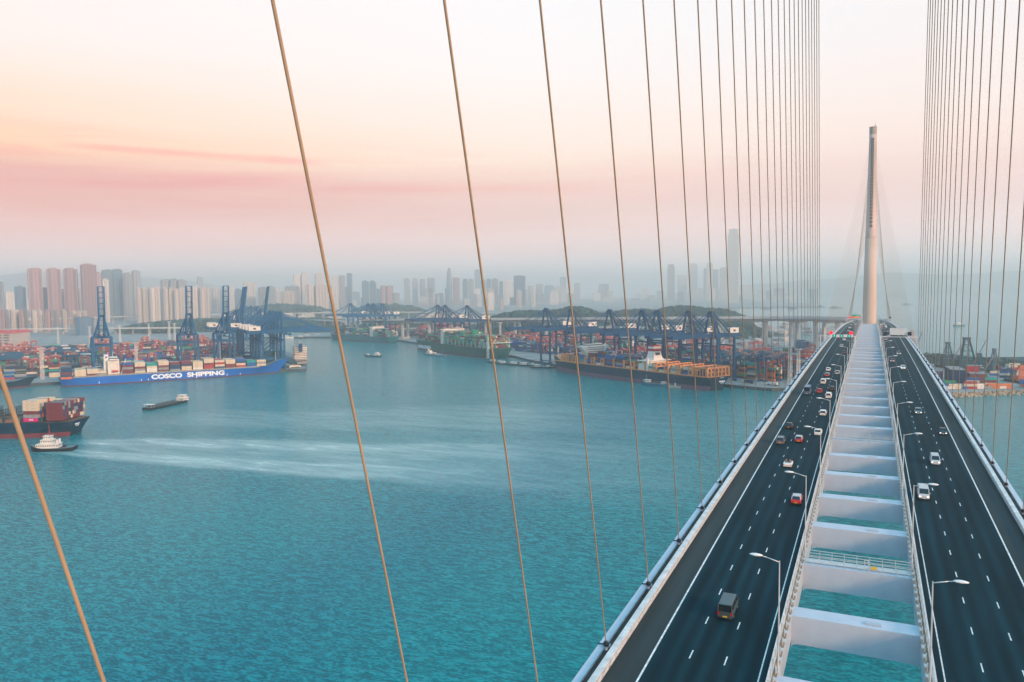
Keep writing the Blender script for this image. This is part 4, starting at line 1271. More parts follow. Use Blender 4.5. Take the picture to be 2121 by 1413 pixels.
def masts(*ms, mat=None):
    def f(r):
        for (x, z0, z1, c) in ms:
            b = MB(); b.tube((x, 0, z0), (x, 0, z1), .16, .07, 6); b.box((x, 0, z0 + (z1 - z0) * .7), (.15, 1.8, .15)); b.build('mast', c, r)
    return f


mast_r = M('mast_red', (0.30, 0.05, 0.05), 0.5)
blackhull = M('black_hull', (0.012, 0.02, 0.028), 0.6, var=0.3)


def tugx(r):
    b = MB(); b.tube((2, 0, 11.5), (2, 0, 20.5), .35, .12, 6); b.bar((1, -1.2, 9), (2, 0, 17), .25); b.bar((1, 1.2, 9), (2, 0, 17), .25); b.box((2, 0, 17.5), (.3, 2.6, .3)); b.box((2, 0, 15), (.3, 1.8, .3)); b.build('mast', mast_r, r)
    b = MB(); b.tube((-4, 2, 3), (-4, 2, 8.2), .8, .7, 10); b.tube((-4, -2, 3), (-4, -2, 8.2), .8, .7, 10); b.build('funnel', swhite, r)
    b = MB()
    for i in range(9):
        for sy in (-1, 1): b.tube((-13 + 3 * i, sy * 5.3, .5), (-13 + 3 * i, sy * 5.3, 1.6), .55, n=8)
    b.build('tyre_fender', tyre_m, r)
    b = MB(); b.tube((-8, -1.2, 3), (-8, 1.2, 3), 1.0, n=12); b.box((-8, 0, 2.6), (2, 3.2, .6)); b.build('towing_winch', dark_m, r)


craft('tugboat', 'black-hulled tugboat with white deckhouse and red mast following the departing ship', 'tugboat', (-336, 550), (-1, -.12), 30.5, 11, 2.2, blackhull,
      [(-5, 10, 7.6, 2.2, 5.2, swhite), (-1, 7, 5.8, 5.2, 8.2, swhite), (.2, 5.4, 4.4, 8.2, 10.9, swhite)], extra=tugx, sheer=1.6)


def bargex(r):
    b = MB(); b.bb(-24, 16, -4.6, 4.6, 2.1, 2.9); b.bb(-24, 16, -5, -4.6, 2.1, 3.3); b.bb(-24, 16, 4.6, 5, 2.1, 3.3); b.build('cargo_hold', M('hold_brown', (0.06, 0.07, 0.075), 0.85), r)
    b = MB()
    for x, y in ((-29, -4), (-29, 4), (-25, -4), (-25, 4)): b.tube((x, y, 2), (x, y, 5), .12, n=6)
    b.bb(-30, -24, -4.6, 4.6, 5, 5.25); b.build('canopy', swhite, r)


craft('cargo_barge', 'long dark low barge with small canopy and far wheelhouse, alone in mid channel', 'barge', (-350, 768), (0.24, 0.97), 62, 11.5, 2.2, blackhull,
      [(18, 27, 8.5, 2.2, 5.2, swhite), (19, 25.5, 7, 5.2, 8.0, swhite)], extra=bargex)
craft('coaster', 'small dark coaster with white wheelhouse in the channel mouth', 'boat', (-245, 1330), (-.9, .45), 34, 9.5, 2.6, hull_navy,
      [(-15, -6, 6.5, 2.6, 5.4, swhite), (-13, -8, 5, 5.4, 7.8, swhite), (8, 12, 4, 2.6, 4.6, swhite)], extra=masts((9, 3, 9, dark_m)), sheer=1.4)


def bunk(r):
    b = MB(); b.tube((18, 0, 4), (18, 0, 11), .15, n=6); b.build('mast', galv, r)
    b = MB(); b.bb(-14, 12, -.6, .6, 3.4, 4.2); b.tube((-14, 2, 3.4), (14, 2, 3.4), .3, n=6); b.tube((-14, -2, 3.4), (14, -2, 3.4), .3, n=6); b.build('deck_pipe', galv, r)
    b = MB(); b.box((-26, 0, 10), (1.2, 1.2, 1.0)); b.box((-8, 2, 5.2), (.8, .8, .8)); b.box((-5, -2, 5.2), (.8, .8, .8)); b.build('deck_lamp', M('deck_lamp_orange', (.9, .3, .05), .5, var=.02, emit=(1, .4, .1), es=2.5), r)


craft('bunker_barge', 'white and grey bunker barge with orange lamps alongside the dark green ship', 'barge', (-132, 1330), (.62, -.78), 66, 12, 3.0, M('hull_greyblue', (.12, .2, .26), .6),
      [(-28, -18, 8, 3.0, 6.0, swhite), (-27, -20, 6, 6, 8.6, swhite), (-10, -4, 5, 3, 5.2, swhite)], extra=bunk)
def yellowx(r):
    b = MB(); b.box((-8, 0, 4.6), (3, 4, 3.6)); b.build('locker', M('yellow_box', (.7, .48, .03), .6), r)
    masts((0, 8, 12, swhite))(r)


craft('supply_boat', 'blue workboat with pale mast beside the dark ship', 'boat', (166, 884), (-.75, .66), 34, 9.5, 3.4, M('hull_workblue', (.01, .14, .22), .6),
      [(6, 13, 5, 4.2, 7.0, swhite), (-15, -10, 6, 3.4, 6.0, swhite)], extra=masts((11, 7, 13, swhite), (-3, 3, 9, dark_m), (-14, 6, 9, mast_r)), group='workboats beside the orange-framed ship', sheer=2.0)
craft('supply_boat', 'cream workboat with yellow box beside the stern of the dark ship', 'boat', (188, 866), (-.6, .4), 24, 8.5, 2.8, M('hull_cream', (.45, .42, .36), .6),
      [(-6, 2, 5.5, 2.8, 5.6, swhite), (-4, 1, 4.5, 5.6, 8.0, swhite)], group='workboats beside the orange-framed ship', sheer=1.6,
      extra=yellowx)
for i, (l, d, hx, hd, ln, lab) in enumerate([(12, 1178, .9, -.3, 36, 'dark moored barge with awnings, leftmost by the quay corner'), (44, 1150, .95, -.2, 30, 'dark moored lighter, second from the quay corner'),
                                           (28, 1160, .8, -.5, 32, 'dark moored lighter in the middle of the moored cluster'), (64, 1118, .9, -.3, 40, 'dark moored barge with white roofs near the bow of the dark ship'),
                                           (-6, 1205, .7, -.6, 34, 'grey moored barge touching the stern of the dark green ship')]):
    craft('cargo_barge', lab, 'barge', (l - 18, d - 14), (hx, hd), ln, 9, 2.2, blackhull, [(-ln * .35, -ln * .15, 6, 2.2, 4.8, swhite), (ln * .1, ln * .22, 5, 2.2, 4.2, swhite)],
          group='barges moored between the two big ships', extra=masts((ln * .3, 2, 8, dark_m)))
far_boats = [(596, 700, 'white', 30), (640, 698, 'white', 34), (625, 700, 'dark', 26), (660, 697, 'white', 28), (575, 700, 'dark', 24)]
for i, (px, py, c, ln) in enumerate(far_boats):
    d = 113 * 1578 / (py - 606.3) - 8; l = (px - 1060) / 1578 * (d + 6)
    craft('boat', '%s small boat moored on the far channel bank, %s from the left' % (c, nth([2, 4, 3, 5, 1][i])), 'boat', (l, d), (1, .05), ln, 8, 3, swhite if c == 'white' else blackhull,
          [(-ln * .3, ln * .1, 6, 3, 6.5, swhite)], group='boats moored on the far channel bank')
for i, (px, py, ln, lab) in enumerate([(1586, 645, 60, 'faint ship lying in the hazy harbour left of the tower'), (1640, 645, 50, 'faint vessel in the hazy harbour between cables'), (1730, 643, 70, 'faint long barge in the haze just left of the tower'),
                                      (1700, 641, 40, 'faintest small vessel in the haze left of the tower'), (1986, 680, 34, 'grey-blue small ferry out on open water right of the bridge'), (1877, 636, 60, 'faint vessel on the horizon right of the tower')]):
    hy = 607.0 - (px - 1060) * 0.0102
    d = 113 * 1578 / (py - hy) - 8; l = (px - 1060) / 1578 * (d + 6)
    craft('boat', lab, 'boat', (l, d), (1, .1), ln, 10, 4, blackhull if i != 4 else hull_teal, [(-ln * .3, ln * .05, 8, 4, 10, blackhull if i != 4 else swhite)], group='vessels out in the hazy harbour')

# ------------------------------------------------------------------ quay cranes
crane_m = M('crane_blue', (0.000, 0.095, 0.23), 0.6, var=0.2, scale=0.3)
crane_d = M('crane_navy', (0.000, 0.055, 0.15), 0.6, var=0.2, scale=0.3)
house_m = M('crane_house_white', (0.66, 0.62, 0.58), 0.6, var=0.12, scale=0.3)
small_lt = M('work_lamp', (0.9, 0.4, 0.2), 0.5, var=.02, emit=(1, 0.45, 0.2), es=2.0)


def sts(up, mat):
    """ship-to-shore crane: origin under the waterside legs, +y over the water"""
    r = thing('quay_crane', 'x', 'crane')
    HB = 53.0; WX = 11.0; G = 30.0
    for sx in (-1, 1):
        for y in (0, -G):
            b = MB(); b.bar((sx * WX, y, 3), (sx * WX, y, HB), 2.2, 2.4); b.box((sx * WX, y, 1.6), (7, 1.6, 2.2))
            for k in (-2.2, 2.2): b.box((sx * WX + k, y, .6), (3, 1.2, 1.2))
            b.build('leg', mat, r)
    b = MB()
    for y in (0, -G):
        b.bar((-WX, y, 14), (WX, y, 14), 1.3, 1.7) if y else None
        b.bar((-WX, y, 42), (WX, y, 42), 1.3, 1.8); b.bar((-WX, y, 4), (WX, y, 4), 1.2, 1.4)
        b.bar((-WX, y, HB), (WX, y, HB), 1.6, 2.0)
    for sx in (-1, 1):
        b.bar((sx * WX, 0, 15), (sx * WX, -G, 15), 1.2, 1.6)
        b.bar((sx * WX, -G, 15), (sx * WX, 0, 42), .9, .9)
        b.bar((sx * WX, 0, HB), (sx * WX, -G, HB), 1.2, 1.6)
        b.bar((sx * WX, 0, 42), (sx * WX, -G * .5, HB), .7, .7)
    b.build('portal_beam', mat, r)
    b = MB()
    for sx in (-1, 1):
        b.bar((sx * 3.4, 2, HB + 1.5), (sx * 3.4, -G - 20, HB + 1.0), 1.7, 4.6)
    for k in range(8): b.bar((-3.4, -2 - 7 * k, HB + 1), (3.4, -2 - 7 * k, HB + 1), .6, .8)
    b.bb(4.2, 5.3, -G - 20, 2, HB + 1.8, HB + 2.0); b.bb(4.9, 5.1, -G - 20, 2, HB + 2.0, HB + 3.1)
    b.build('main_girder', mat, r)
    b = MB()
    for sx in (-1, 1):
        b.bar((sx * WX * .8, 0, HB), (sx * 2.6, -1, 81), 1.8, 1.8); b.bar((sx * WX * .8, -G, HB), (sx * 2.2, -3, 80), 1.2, 1.2)
        b.bar((sx * 3.4, -12, HB + 2), (sx * 2.4, -3, 79), 1.1, 1.1)
    b.bb(-4, 4, -4, 1, 79.6, 81.2); b.bb(-3, 3, -3, 0, 81.2, 82.8); b.bar((-6.2, 0, 64), (6.2, 0, 64), .8, .8)
    b.tube((2.5, -1, 82), (2.5, -1, 86), .12, n=5)
    b.build('apex_frame', mat, r)
    piv = Vector((0, 3, HB + 1.5)); ang = radians(82) if up else 0.0
    def B(y, z): return Vector((0, piv.y + y * cos(ang) - z * sin(ang), piv.z + y * sin(ang) + z * cos(ang)))
    b = MB(); LB = 66
    for sx in (-1, 1):
        o_ = Vector((sx * 3.6, 0, 0))
        b.bar(B(0, 0) + o_, B(LB, 0) + o_, 1.6, 2.8 if up else 4.2)
        b.bar(B(0, 2.6) + o_ * .55, B(LB, 1.6) + o_ * .55, .3, .3)
    n = 9
    for k in range(n + 1):
        y = LB * k / n
        if up and k in (4,): continue
        b.bar(B(y, 0) + Vector((-3.6, 0, 0)), B(y, 0) + Vector((3.6, 0, 0)), .5 if k not in (0, 6, 9) else 1.3, .9)
    for k in range(n):
        y = LB * k / n
        if k < 6:
            b.bar(B(y, 0) + Vector((-3.6 if k % 2 else 3.6, 0, 0)), B(y + LB / n, 0) + Vector((3.6 if k % 2 else -3.6, 0, 0)), .28, .28)
    b.build('boom', mat, r)
    b = MB()
    for sx in (-1, 1):
        o_ = Vector((sx * 3.0, 0, 0)); top = Vector((sx * 2.6, -1, 81))
        if up:
            b.bar(top, B(30, 1) + o_, .35, .35); b.bar(top, B(52, 1) + o_, .28, .28)
        else:
            b.bar(top, B(28, 1) + o_, .7, .7); b.bar(top, B(58, 1) + o_, .65, .65)
        b.bar(top, (sx * 3.2, -G - 2, HB + 3), .8, .8); b.bar(top, (sx * 3.2, -G - 17, HB + 3), .6, .6)
    b.build('stays', mat, r)
    b = MB(); b.bb(-4.2, 4.2, -G - 17, -G - 1, HB + 3, HB + 9); b.bb(-4.5, 4.5, -G - 17.3, -G - .7, HB + 9, HB + 9.4); o = b.build('machinery_house', house_m, r)
    b = MB(); b.bb(-4.3, -4.2, -G - 11, -G - 7, HB + 5, HB + 7.3); b.bb(4.2, 4.3, -G - 11, -G - 7, HB + 5, HB + 7.3); b.build('louvre', dark_m, o)
    b = MB(); yy = 10 if not up else -10; b.bb(-1.6, 1.6, yy - 2.5, yy + 2.5, HB - 5.2, HB - 2.2); b.bb(-3, 3, yy - 4, yy + 4, HB - .4, HB + .5); b.bar((0, yy, HB - 2.2), (0, yy, HB - .4), .8); b.build('operator_cab', mat, r)
    b = MB()
    for (x, y, z) in ((3, 0, HB + 4), (-3, -20, HB + 3), (0, 20 if not up else -5, HB + 2.5)): b.box((x, y, z), (.7, .7, .7))
    b.build('work_lamp', small_lt, r)
    for x in (WX + 1.2,):
        b = MB()
        for k in range(6):
            z0 = 4 + 8 * k; ya, yb = (-1.5, 1.5) if k % 2 else (1.5, -1.5)
            b.bar((x + .4, -G + ya, z0), (x + .4, -G + yb, z0 + 8), .8, .15)
        b.build('stair', mat, r)
    return r


CR = []
U = (0.855, 0.52)
inA = ldang(0.52, -0.855)     # out over the water, front quay on the left
eA = ldang(0.89, 0.455)
for (l, d, lab) in [(-539, 1001, 'dark blue quay crane with raised boom standing alone behind the blue ship stern'),
                    (-447, 1054, 'blue quay crane with raised boom, second from the left, above the white lettering'),
                    (-406, 1079, 'blue quay crane with raised boom just right of the second one')]:
    CR.append((1, crane_m, l, d, inA, lab, 'quay cranes of the left terminal'))
for (l, d, lab) in [(-401, 1220, 'blue quay crane with boom raised furthest right, seen from the side'), (-442, 1236, 'blue quay crane with raised boom seen sideways, nearer of the close pair'),
                    (-455, 1262, 'blue quay crane with raised boom seen sideways, farther of the close pair')]:
    CR.append((1, crane_m, l, d, eA, lab, 'quay cranes of the left terminal'))
for i, (l, d) in enumerate([(-331, 1098), (-344, 1122), (-357, 1147), (-371, 1174)]):
    CR.append((0, crane_m, l, d, eA, 'blue quay crane, boom lowered over the channel mouth, %s from the pier tip' % nth(i + 1), 'quay cranes of the left terminal'))
for i, (l, d) in enumerate([(-520, 1560), (-560, 1640), (-600, 1720)]):
    CR.append((0, crane_m, l, d, ldang(.9, .43), 'small hazy blue quay crane behind the raised booms, %s of three' % nth(i + 1), 'quay cranes far up the left bank'))
bB = ldang(-0.68, -0.73)
for i, (l, d) in enumerate([(-301, 1770), (-327, 1795), (-342, 1812), (-394, 1860)]):
    CR.append((0, crane_m, l, d, bB, 'hazy quay crane over the teal ship, %s from the right' % nth(i + 1), 'quay cranes over the teal ship'))
bC = ldang(-0.84, -0.54)
for i, (l, d) in enumerate([(-84, 1420), (-132, 1496), (-149, 1523)]):
    CR.append((0, crane_d, l, d, bC, 'dark blue quay crane behind the dark green ship, %s of three from the right' % nth(i + 1), 'quay cranes over the dark green ship'))
bD = ldang(-0.81, -0.585)
for i, (l, d) in enumerate([(50, 1138), (84, 1092), (131, 1028), (167, 979), (182, 958), (212, 918), (232, 890)]):
    CR.append((0, crane_d, l, d, bD, 'navy quay crane, boom lowered over the orange-framed ship, %s from the left' % nth(i + 1), 'quay cranes over the orange-framed ship'))
protos = {}
for (up, mat, l, d, ang, lab, grp) in CR:
    key = (up, mat.name)
    loc = LD(l, d, 3.6); rz = ang - pi / 2
    if key not in protos:
        r = sts(up, mat); protos[key] = r
        r.location = loc; r.rotation_euler = (0, 0, rz); r['label'] = lab; r['group'] = grp
    else:
        copy_tree(protos[key], loc, rz, lab, grp)

# ------------------------------------------------------------------ yard gantries
rtg_red = M('gantry_red', (0.34, 0.05, 0.055), 0.6, var=0.22, scale=0.4)
rtg_blue = M('gantry_blue', (0.0, 0.08, 0.18), 0.6, var=0.2, scale=0.4)


rust_w = M('trolley_pale_red', (0.42, 0.22, 0.20), 0.7)


def rtg(mat, W=24, H=22, D=9):
    r = thing('yard_gantry', 'x', 'gantry crane')
    for sx in (-1, 1):
        for sy in (-1, 1):
            b = MB(); b.bar((sx * W / 2, sy * D / 2, 1.5), (sx * W / 2, sy * D / 2, H), 1.1, 1.3); b.tube((sx * W / 2 - .5, sy * D / 2, .8), (sx * W / 2 + .5, sy * D / 2, .8), .8, n=10); b.build('leg', mat, r)
    b = MB()
    for sy in (-1, 1): b.bar((-W / 2, sy * D / 2, H), (W / 2, sy * D / 2, H), 1.3, 2.0)
    for sx in (-1, 1): b.bar((sx * W / 2, -D / 2, H - .4), (sx * W / 2, D / 2, H - .4), .8, 1.0)
    b.build('top_beam', mat, r)
    for sx in (-1, 1):
        b = MB(); b.bar((sx * W / 2, -D / 2, 1.8), (sx * W / 2, D / 2, 1.8), 1.0, 1.2); b.build('sill_beam', mat, r)
    b = MB(); b.bb(-W * .3, -W * .3 + 4, -D / 2 - 1, D / 2 + 1, H + 1, H + 1.8); b.bb(-W * .3 + 1, -W * .3 + 4, -2, 2, H + 1.8, H + 3.2); b.build('trolley', rust_w, r)
    b = MB(); b.bb(-W * .3 + 5, -W * .3 + 7, -1.2, 1.2, H - 4, H - 1.5); b.build('operator_cab', house_m, r)
    b = MB(); b.bb(-W * .3 + 1, -W * .3 + 4, -5, 5, 9, 9.8)
    for xx in (-W * .3 + 1.2, -W * .3 + 3.8):
        for yy in (-3, 3): b.bar((xx, yy, 9.8), (xx, yy, H), .12)
    b.build('spreader', dark_m, r)
    return r


def place(proto, lst, labf, grp):
    lst = sorted(lst, key=lambda q: q[0] / q[1])
    for i, (l, d, ang) in enumerate(lst):
        lab = labf(i + 1); loc = LD(l, d, 3.6)
        if i == 0:
            proto.location = loc; proto.rotation_euler = (0, 0, ang); proto['label'] = lab; proto['group'] = grp
        else:
            copy_tree(proto, loc, ang, lab, grp)


QA = (-575, 961); UA = (0.855, 0.520); VA = (-0.520, 0.855)
def fr(Q, U_, V_, u, v): return (Q[0] + U_[0] * u + V_[0] * v, Q[1] + U_[1] * u + V_[1] * v)


rnd = random.Random(11)
angA = ldang(*UA)
reds = []
blues_l = []
YARD = random.Random(21)
PALY = PALW + ['navy'] * 6 + ['blue'] * 4 + ['dark'] * 5 + ['teal'] * 3 + ['grey'] * 2
NCONT = []


def yard(Q, U_, V_, u0, u1, v0, v1, keep, ang, gant, dens=1.0, gp=.62, maxt=5, blockw=6, ustep=160):
    v = v0
    while v < v1:
        u = u0
        while u < u1:
            ln = min(ustep - 14, u1 - u)
            base = YARD.randint(2, maxt)
            x = u
            bc = YARD.choice(PALY)
            while x < u + ln:
                l, d = fr(Q, U_, V_, x + 6.1, v + 7)
                if keep(l, d) and YARD.random() < .93 * dens:
                    for w in range(blockw):
                        nt = max(0, min(maxt, base + YARD.choice((-2, -1, 0, 0, 1))))
                        for t in range(nt):
                            if t < nt - 1 and 0 < w < blockw - 1: continue
                            l2, d2 = fr(Q, U_, V_, x + 6.1, v + 1.3 + 2.6 * w)
                            c = bc if YARD.random() < .3 else YARD.choice(PALY)
                            NCONT.append((l2, d2, 3.62 + t * 2.75, ang, c))
                x += 12.8
            for g in range(2 if ln > 100 else 1):
                uu = u + YARD.uniform(8, ln - 8)
                l, d = fr(Q, U_, V_, uu, v + 7.8)
                if keep(l, d) and YARD.random() < gp: gant.append((l, d, ang + pi / 2))
            u += ustep
        v += blockw * 2.6 + 10.5


def keepA(l, d):
    t = (d - 1132) / (1880 - 1132)
    edge = -312 + t * (-700 + 312) - 62
    return l < edge and d < 1900 - .1 * abs(l + 700) and l / d > -.76
yard(QA, UA, VA, -260, 330, 66, 640, keepA, angA, reds)
place(rtg(rtg_red), reds, lambda i: 'red container yard gantry of the left terminal, %s from the left' % nth(i), 'red yard gantries of the left terminal')

QD = (252, 858); UD = (-0.58, 0.815); VD = (0.815, 0.58); angD = ldang(*UD)
redD = []
yard(QD, UD, VD, -10, 340, 58, 330, lambda l, d: l / d < .50 and d > 860, angD, redD, dens=.97, gp=.42, maxt=7)
QC = (4, 1277); UC = (-0.54, 0.842); VC = (0.842, 0.54); angC = ldang(*UC)
redC = []
yard(QC, UC, VC, -20, 320, 62, 300, lambda l, d: True, angC, redC, dens=.97, gp=.42, maxt=6)
QB = (-247, 1714); UB = (-0.73, 0.683); VB = (0.683, 0.73)
redB = []
yard(QB, UB, VB, -60, 230, 90, 300, lambda l, d: True, ldang(*UB), redB, dens=.7)
place(rtg(rtg_red), redD + redC + redB, lambda i: 'red yard gantry beyond the channel, %s from the left' % nth(i), 'red yard gantries beyond the channel')
# blue yard gantries by the bridge and at the far left
bl = []
for i in range(11):
    bl.append((262 + 6.0 * i + (i % 2) * 4, 925 + (i % 3) * 30 + 3 * i, angD + pi / 2))
for i in range(4): bl.append((300 + 9 * i, 890 + 16 * i, angD + pi / 2))
place(rtg(rtg_blue, 22, 27, 10), bl, lambda i: 'dark blue yard gantry on the quay beside the bridge, %s from the left' % nth(i), 'blue yard gantries beside the bridge')
bl2 = [(-690 - 16 * (i % 5), 1030 + 26 * i, angA) for i in range(7)]
place(rtg(rtg_blue, 40, 24, 10), bl2, lambda i: 'dark blue wide gantry at the far left edge, %s from the left' % nth(i), 'blue gantries at the left edge')


def longgantry():
    r = thing('rail_gantry', 'x', 'gantry crane')
    for sx in (-1, 1):
        for sy in (-1, 1):
            b = MB(); b.bar((sx * 17, sy * 6, 1), (sx * 17, sy * 4, 20), 1.3, 1.3); b.build('leg', rtg_blue, r)
    b = MB()
    for sy in (-1, 1): b.bar((-31, sy * 3, 21), (31, sy * 3, 21), 1.2, 2.6)
    for sx in (-1, 1): b.bar((sx * 30, -3, 21), (sx * 30, 3, 21), 1, 2)
    b.build('top_beam', rtg_blue, r)
    for sx in (-1, 1):
        b = MB(); b.bar((sx * 17, -7, 1.5), (sx * 17, 7, 1.5), 1, 1.4); b.build('sill_beam', rtg_blue, r)
    b = MB(); b.bb(-4, 4, -4, 4, 22.3, 24.6); b.build('trolley', house_m, r)
    return r


place(longgantry(), [(-722, 1232, ldang(1, .02)), (-672, 1170, ldang(1, .02)), (-622, 1105, ldang(1, .02)), (-765, 1300, ldang(1, .02))],
      lambda i: 'long-span dark blue rail gantry above the stacks at the left, %s from the left' % nth(i), 'long-span rail gantries')

# ------------------------------------------------------------------ light masts
def mast_proto(H=40, w=3.4):
    r = thing('light_mast', 'x', 'light mast')
    b = MB(); n = 9
    for sx in (-1, 1):
        for sy in (-1, 1): b.bar((sx * w / 2, sy * w / 2, 0), (sx * w * .36, sy * w * .36, H), .34)
    for k in range(n):
        z0 = H * k / n; z1 = H * (k + 1) / n; a = w / 2 * (1 - .28 * k / n); c = w / 2 * (1 - .28 * (k + 1) / n)
        for sy in (-1, 1):
            b.bar((-a, sy * a, z0), (a, sy * a, z0), .28); b.bar((-a if k % 2 else a, sy * a, z0), (c if k % 2 else -c, sy * c, z1), .26)
            b.bar((sy * a, -a, z0), (sy * a, a, z0), .28); b.bar((sy * a, -a if k % 2 else a, z0), (sy * c, c if k % 2 else -c, z1), .26)
    b.build('lattice_shaft', swhite, r)
    b = MB(); b.bb(-w * .9, w * .9, -w * .9, w * .9, H, H + .4)
    for k in range(5):
        for sy in (-1, 1): b.box((-w * .8 + k * w * .4, sy * w * .9, H + 1.1), (.7, .5, 1.0))
    b.build('lamp_platform', galv, r)
    return r


mp_ = mast_proto(); ml = []
for (px, d, s) in [(88, 990, 1), (283, 1080, 1), (122, 1640, 1), (188, 1650, 1), (250, 1660, 1), (310, 1800, 1), (352, 1840, 1.05), (363, 1780, 1), (455, 1125, 1), (543, 1110, .8), (1634, 868, 1.05), (1651, 850, 1), (1010, 1230, .9), (1036, 1620, 1), (1545, 1010, 1), (1497, 1330, 1), (1625, 1250, .9)]:
    ml.append(((px - 1060) / 1578 * (d + 6), d, s))
for i, (l, d, s) in enumerate(ml):
    lab = 'white lattice light mast over the yards, %s from the left' % nth(sorted(q[0] / q[1] for q in ml).index(l / d) + 1)
    if i == 0:
        mp_.location = LD(l, d, 3.6); mp_['label'] = lab; mp_['group'] = 'light masts of the container yards'; mp_.rotation_euler = (0, 0, .5)
    else: copy_tree(mp_, LD(l, d, 3.6), .5 + i, lab, scale=(s, s, s))

# ------------------------------------------------------------------ hills and woods
green_m = M('hill_green', (0.004, 0.045, 0.052), 0.95, var=0.5, scale=0.02)
leaf_m = [M('canopy_dark', (0.001, 0.034, 0.044), 0.9, var=0.3, scale=0.05), M('canopy_mid', (0.003, 0.052, 0.058), 0.9, var=0.3, scale=0.05), M('canopy_light', (0.012, 0.078, 0.072), 0.9, var=0.3, scale=0.05)]


def hillz(cs, l, d):
    z = 0
    for (cl, cd, rl, rd, h) in cs:
        q = ((l - cl) / rl) ** 2 + ((d - cd) / rd) ** 2
        if q < 1: z = max(z, .88 * h * (1 - q) ** .62)
    return z


def hill(label, cs, woodlabel, n=1500, cr=7.0, seed=1, name='hill'):
    rnd = random.Random(seed)
    l0 = min(c[0] - c[2] for c in cs); l1 = max(c[0] + c[2] for c in cs); d0 = min(c[1] - c[3] for c in cs); d1 = max(c[1] + c[3] for c in cs)
    nx, ny = 56, 18
    b = MB(); vs = []
    for j in range(ny + 1):
        for i in range(nx + 1):
            l = l0 + (l1 - l0) * i / nx; d = d0 + (d1 - d0) * j / ny
            z = hillz(cs, l, d); vs.append(LD(l, d, (3.4 + z + rnd.uniform(-1, 1) * min(3, z * .1)) if z > 0 else 3.0))
    b.add(vs, [(j * (nx + 1) + i, j * (nx + 1) + i + 1, (j + 1) * (nx + 1) + i + 1, (j + 1) * (nx + 1) + i) for j in range(ny) for i in range(nx)])
    tag(b.build(name, green_m, smooth=True), label, kind='structure')
    if not n: return
    b = MB()
    t = (1 + sqrt(5)) / 2
    ico = [Vector(v).normalized() for v in ((-1, t, 0), (1, t, 0), (-1, -t, 0), (1, -t, 0), (0, -1, t), (0, 1, t), (0, -1, -t), (0, 1, -t), (t, 0, -1), (t, 0, 1), (-t, 0, -1), (-t, 0, 1))]
    fc = [(0, 11, 5), (0, 5, 1), (0, 1, 7), (0, 7, 10), (0, 10, 11), (1, 5, 9), (5, 11, 4), (11, 10, 2), (10, 7, 6), (7, 1, 8), (3, 9, 4), (3, 4, 2), (3, 2, 6), (3, 6, 8), (3, 8, 9), (4, 9, 5), (2, 4, 11), (6, 2, 10), (8, 6, 7), (9, 8, 1)]
    k = 0
    while k < n:
        l = rnd.uniform(l0, l1); d = rnd.uniform(d0, d1); z = hillz(cs, l, d)
        if z <= 0: continue
        k += 1
        s = rnd.uniform(.55, 1.3) * cr
        c = LD(l, d, 3.4 + z + s * .15)
        b.add([c + Vector((v.x * s * rnd.uniform(.7, 1.2), v.y * s * rnd.uniform(.7, 1.2), v.z * s * rnd.uniform(.5, .95))) for v in ico], fc, rnd.choice((0, 0, 1, 1, 2)))
    tag(b.build('woodland', leaf_m), woodlabel, kind='stuff')


hill('dark green wooded ridge behind the quay cranes', [(35, 1950, 130, 170, 60), (120, 2120, 180, 160, 56), (165, 1980, 95, 110, 70), (250, 2060, 120, 120, 46), (345, 2080, 130, 120, 58), (240, 1880, 90, 60, 36),
      (455, 2020, 125, 140, 68), (540, 2060, 110, 130, 58), (380, 1960, 110, 100, 44)], 'dense dark green trees covering the ridge behind the cranes', 3600, 7.5, 1)
hill('low green slope under the viaduct', [(500, 1720, 80, 80, 32), (430, 1700, 80, 60, 26)], 'green trees on the low slope under the viaduct', 500, 6, 2)
hill('low green park mound behind the left yard', [(-1010, 2420, 190, 300, 26), (-860, 2500, 200, 330, 26), (-760, 2260, 110, 120, 16), (-700, 2560, 160, 200, 20)], 'dark trees of the park behind the left yard', 1900, 8, 3)
hill('small wooded knoll before the pale city blocks', [(-1010, 3350, 260, 150, 60), (-560, 3420, 190, 120, 56)], 'trees of the knoll before the pale city blocks', 700, 11, 4)
hill('green strip beside the far bank', [(-520, 2150, 120, 70, 12), (-330, 2250, 190, 90, 14), (-90, 2300, 180, 110, 20)], 'trees along the far channel bank', 700, 7, 5)


def ridge(label, pts, d, depth, seed):
    """far mountain ridge: pts of (sideways, height)"""
    rnd = random.Random(seed); b = MB(); vs = []
    xs = []
    n = 60
    l0, l1 = pts[0][0], pts[-1][0]
    for i in range(n + 1):
        l = l0 + (l1 - l0) * i / n
        for k in range(len(pts) - 1):
            if pts[k][0] <= l <= pts[k + 1][0]:
                t = (l - pts[k][0]) / (pts[k + 1][0] - pts[k][0]); t = t * t * (3 - 2 * t)
                h = pts[k][1] * (1 - t) + pts[k + 1][1] * t; break
        h += rnd.uniform(-6, 6)
        vs += [LD(l, d - depth, 0), LD(l + rnd.uniform(-30, 30), d - depth * .4, h * .6), LD(l, d, max(1, h)), LD(l, d + depth, 0)]
    b.add(vs, [(4 * i + j, 4 * i + 4 + j, 4 * i + 5 + j, 4 * i + 1 + j) for i in range(n) for j in range(3)])
    tag(b.build('hill', green_m, smooth=True), label, kind='structure')


ridge('very faint mountain ridge above the left city', [(-9000, 400), (-7600, 500), (-6600, 450), (-6000, 390), (-5300, 330), (-4600, 200), (-3600, 60)], 12500, 1400, 1)
ridge('very faint mountain across the harbour behind the tower', [(2700, 60), (3700, 170), (4900, 240), (6000, 330), (6900, 290), (8000, 340), (9500, 280), (11500, 150)], 12000, 1200, 2)

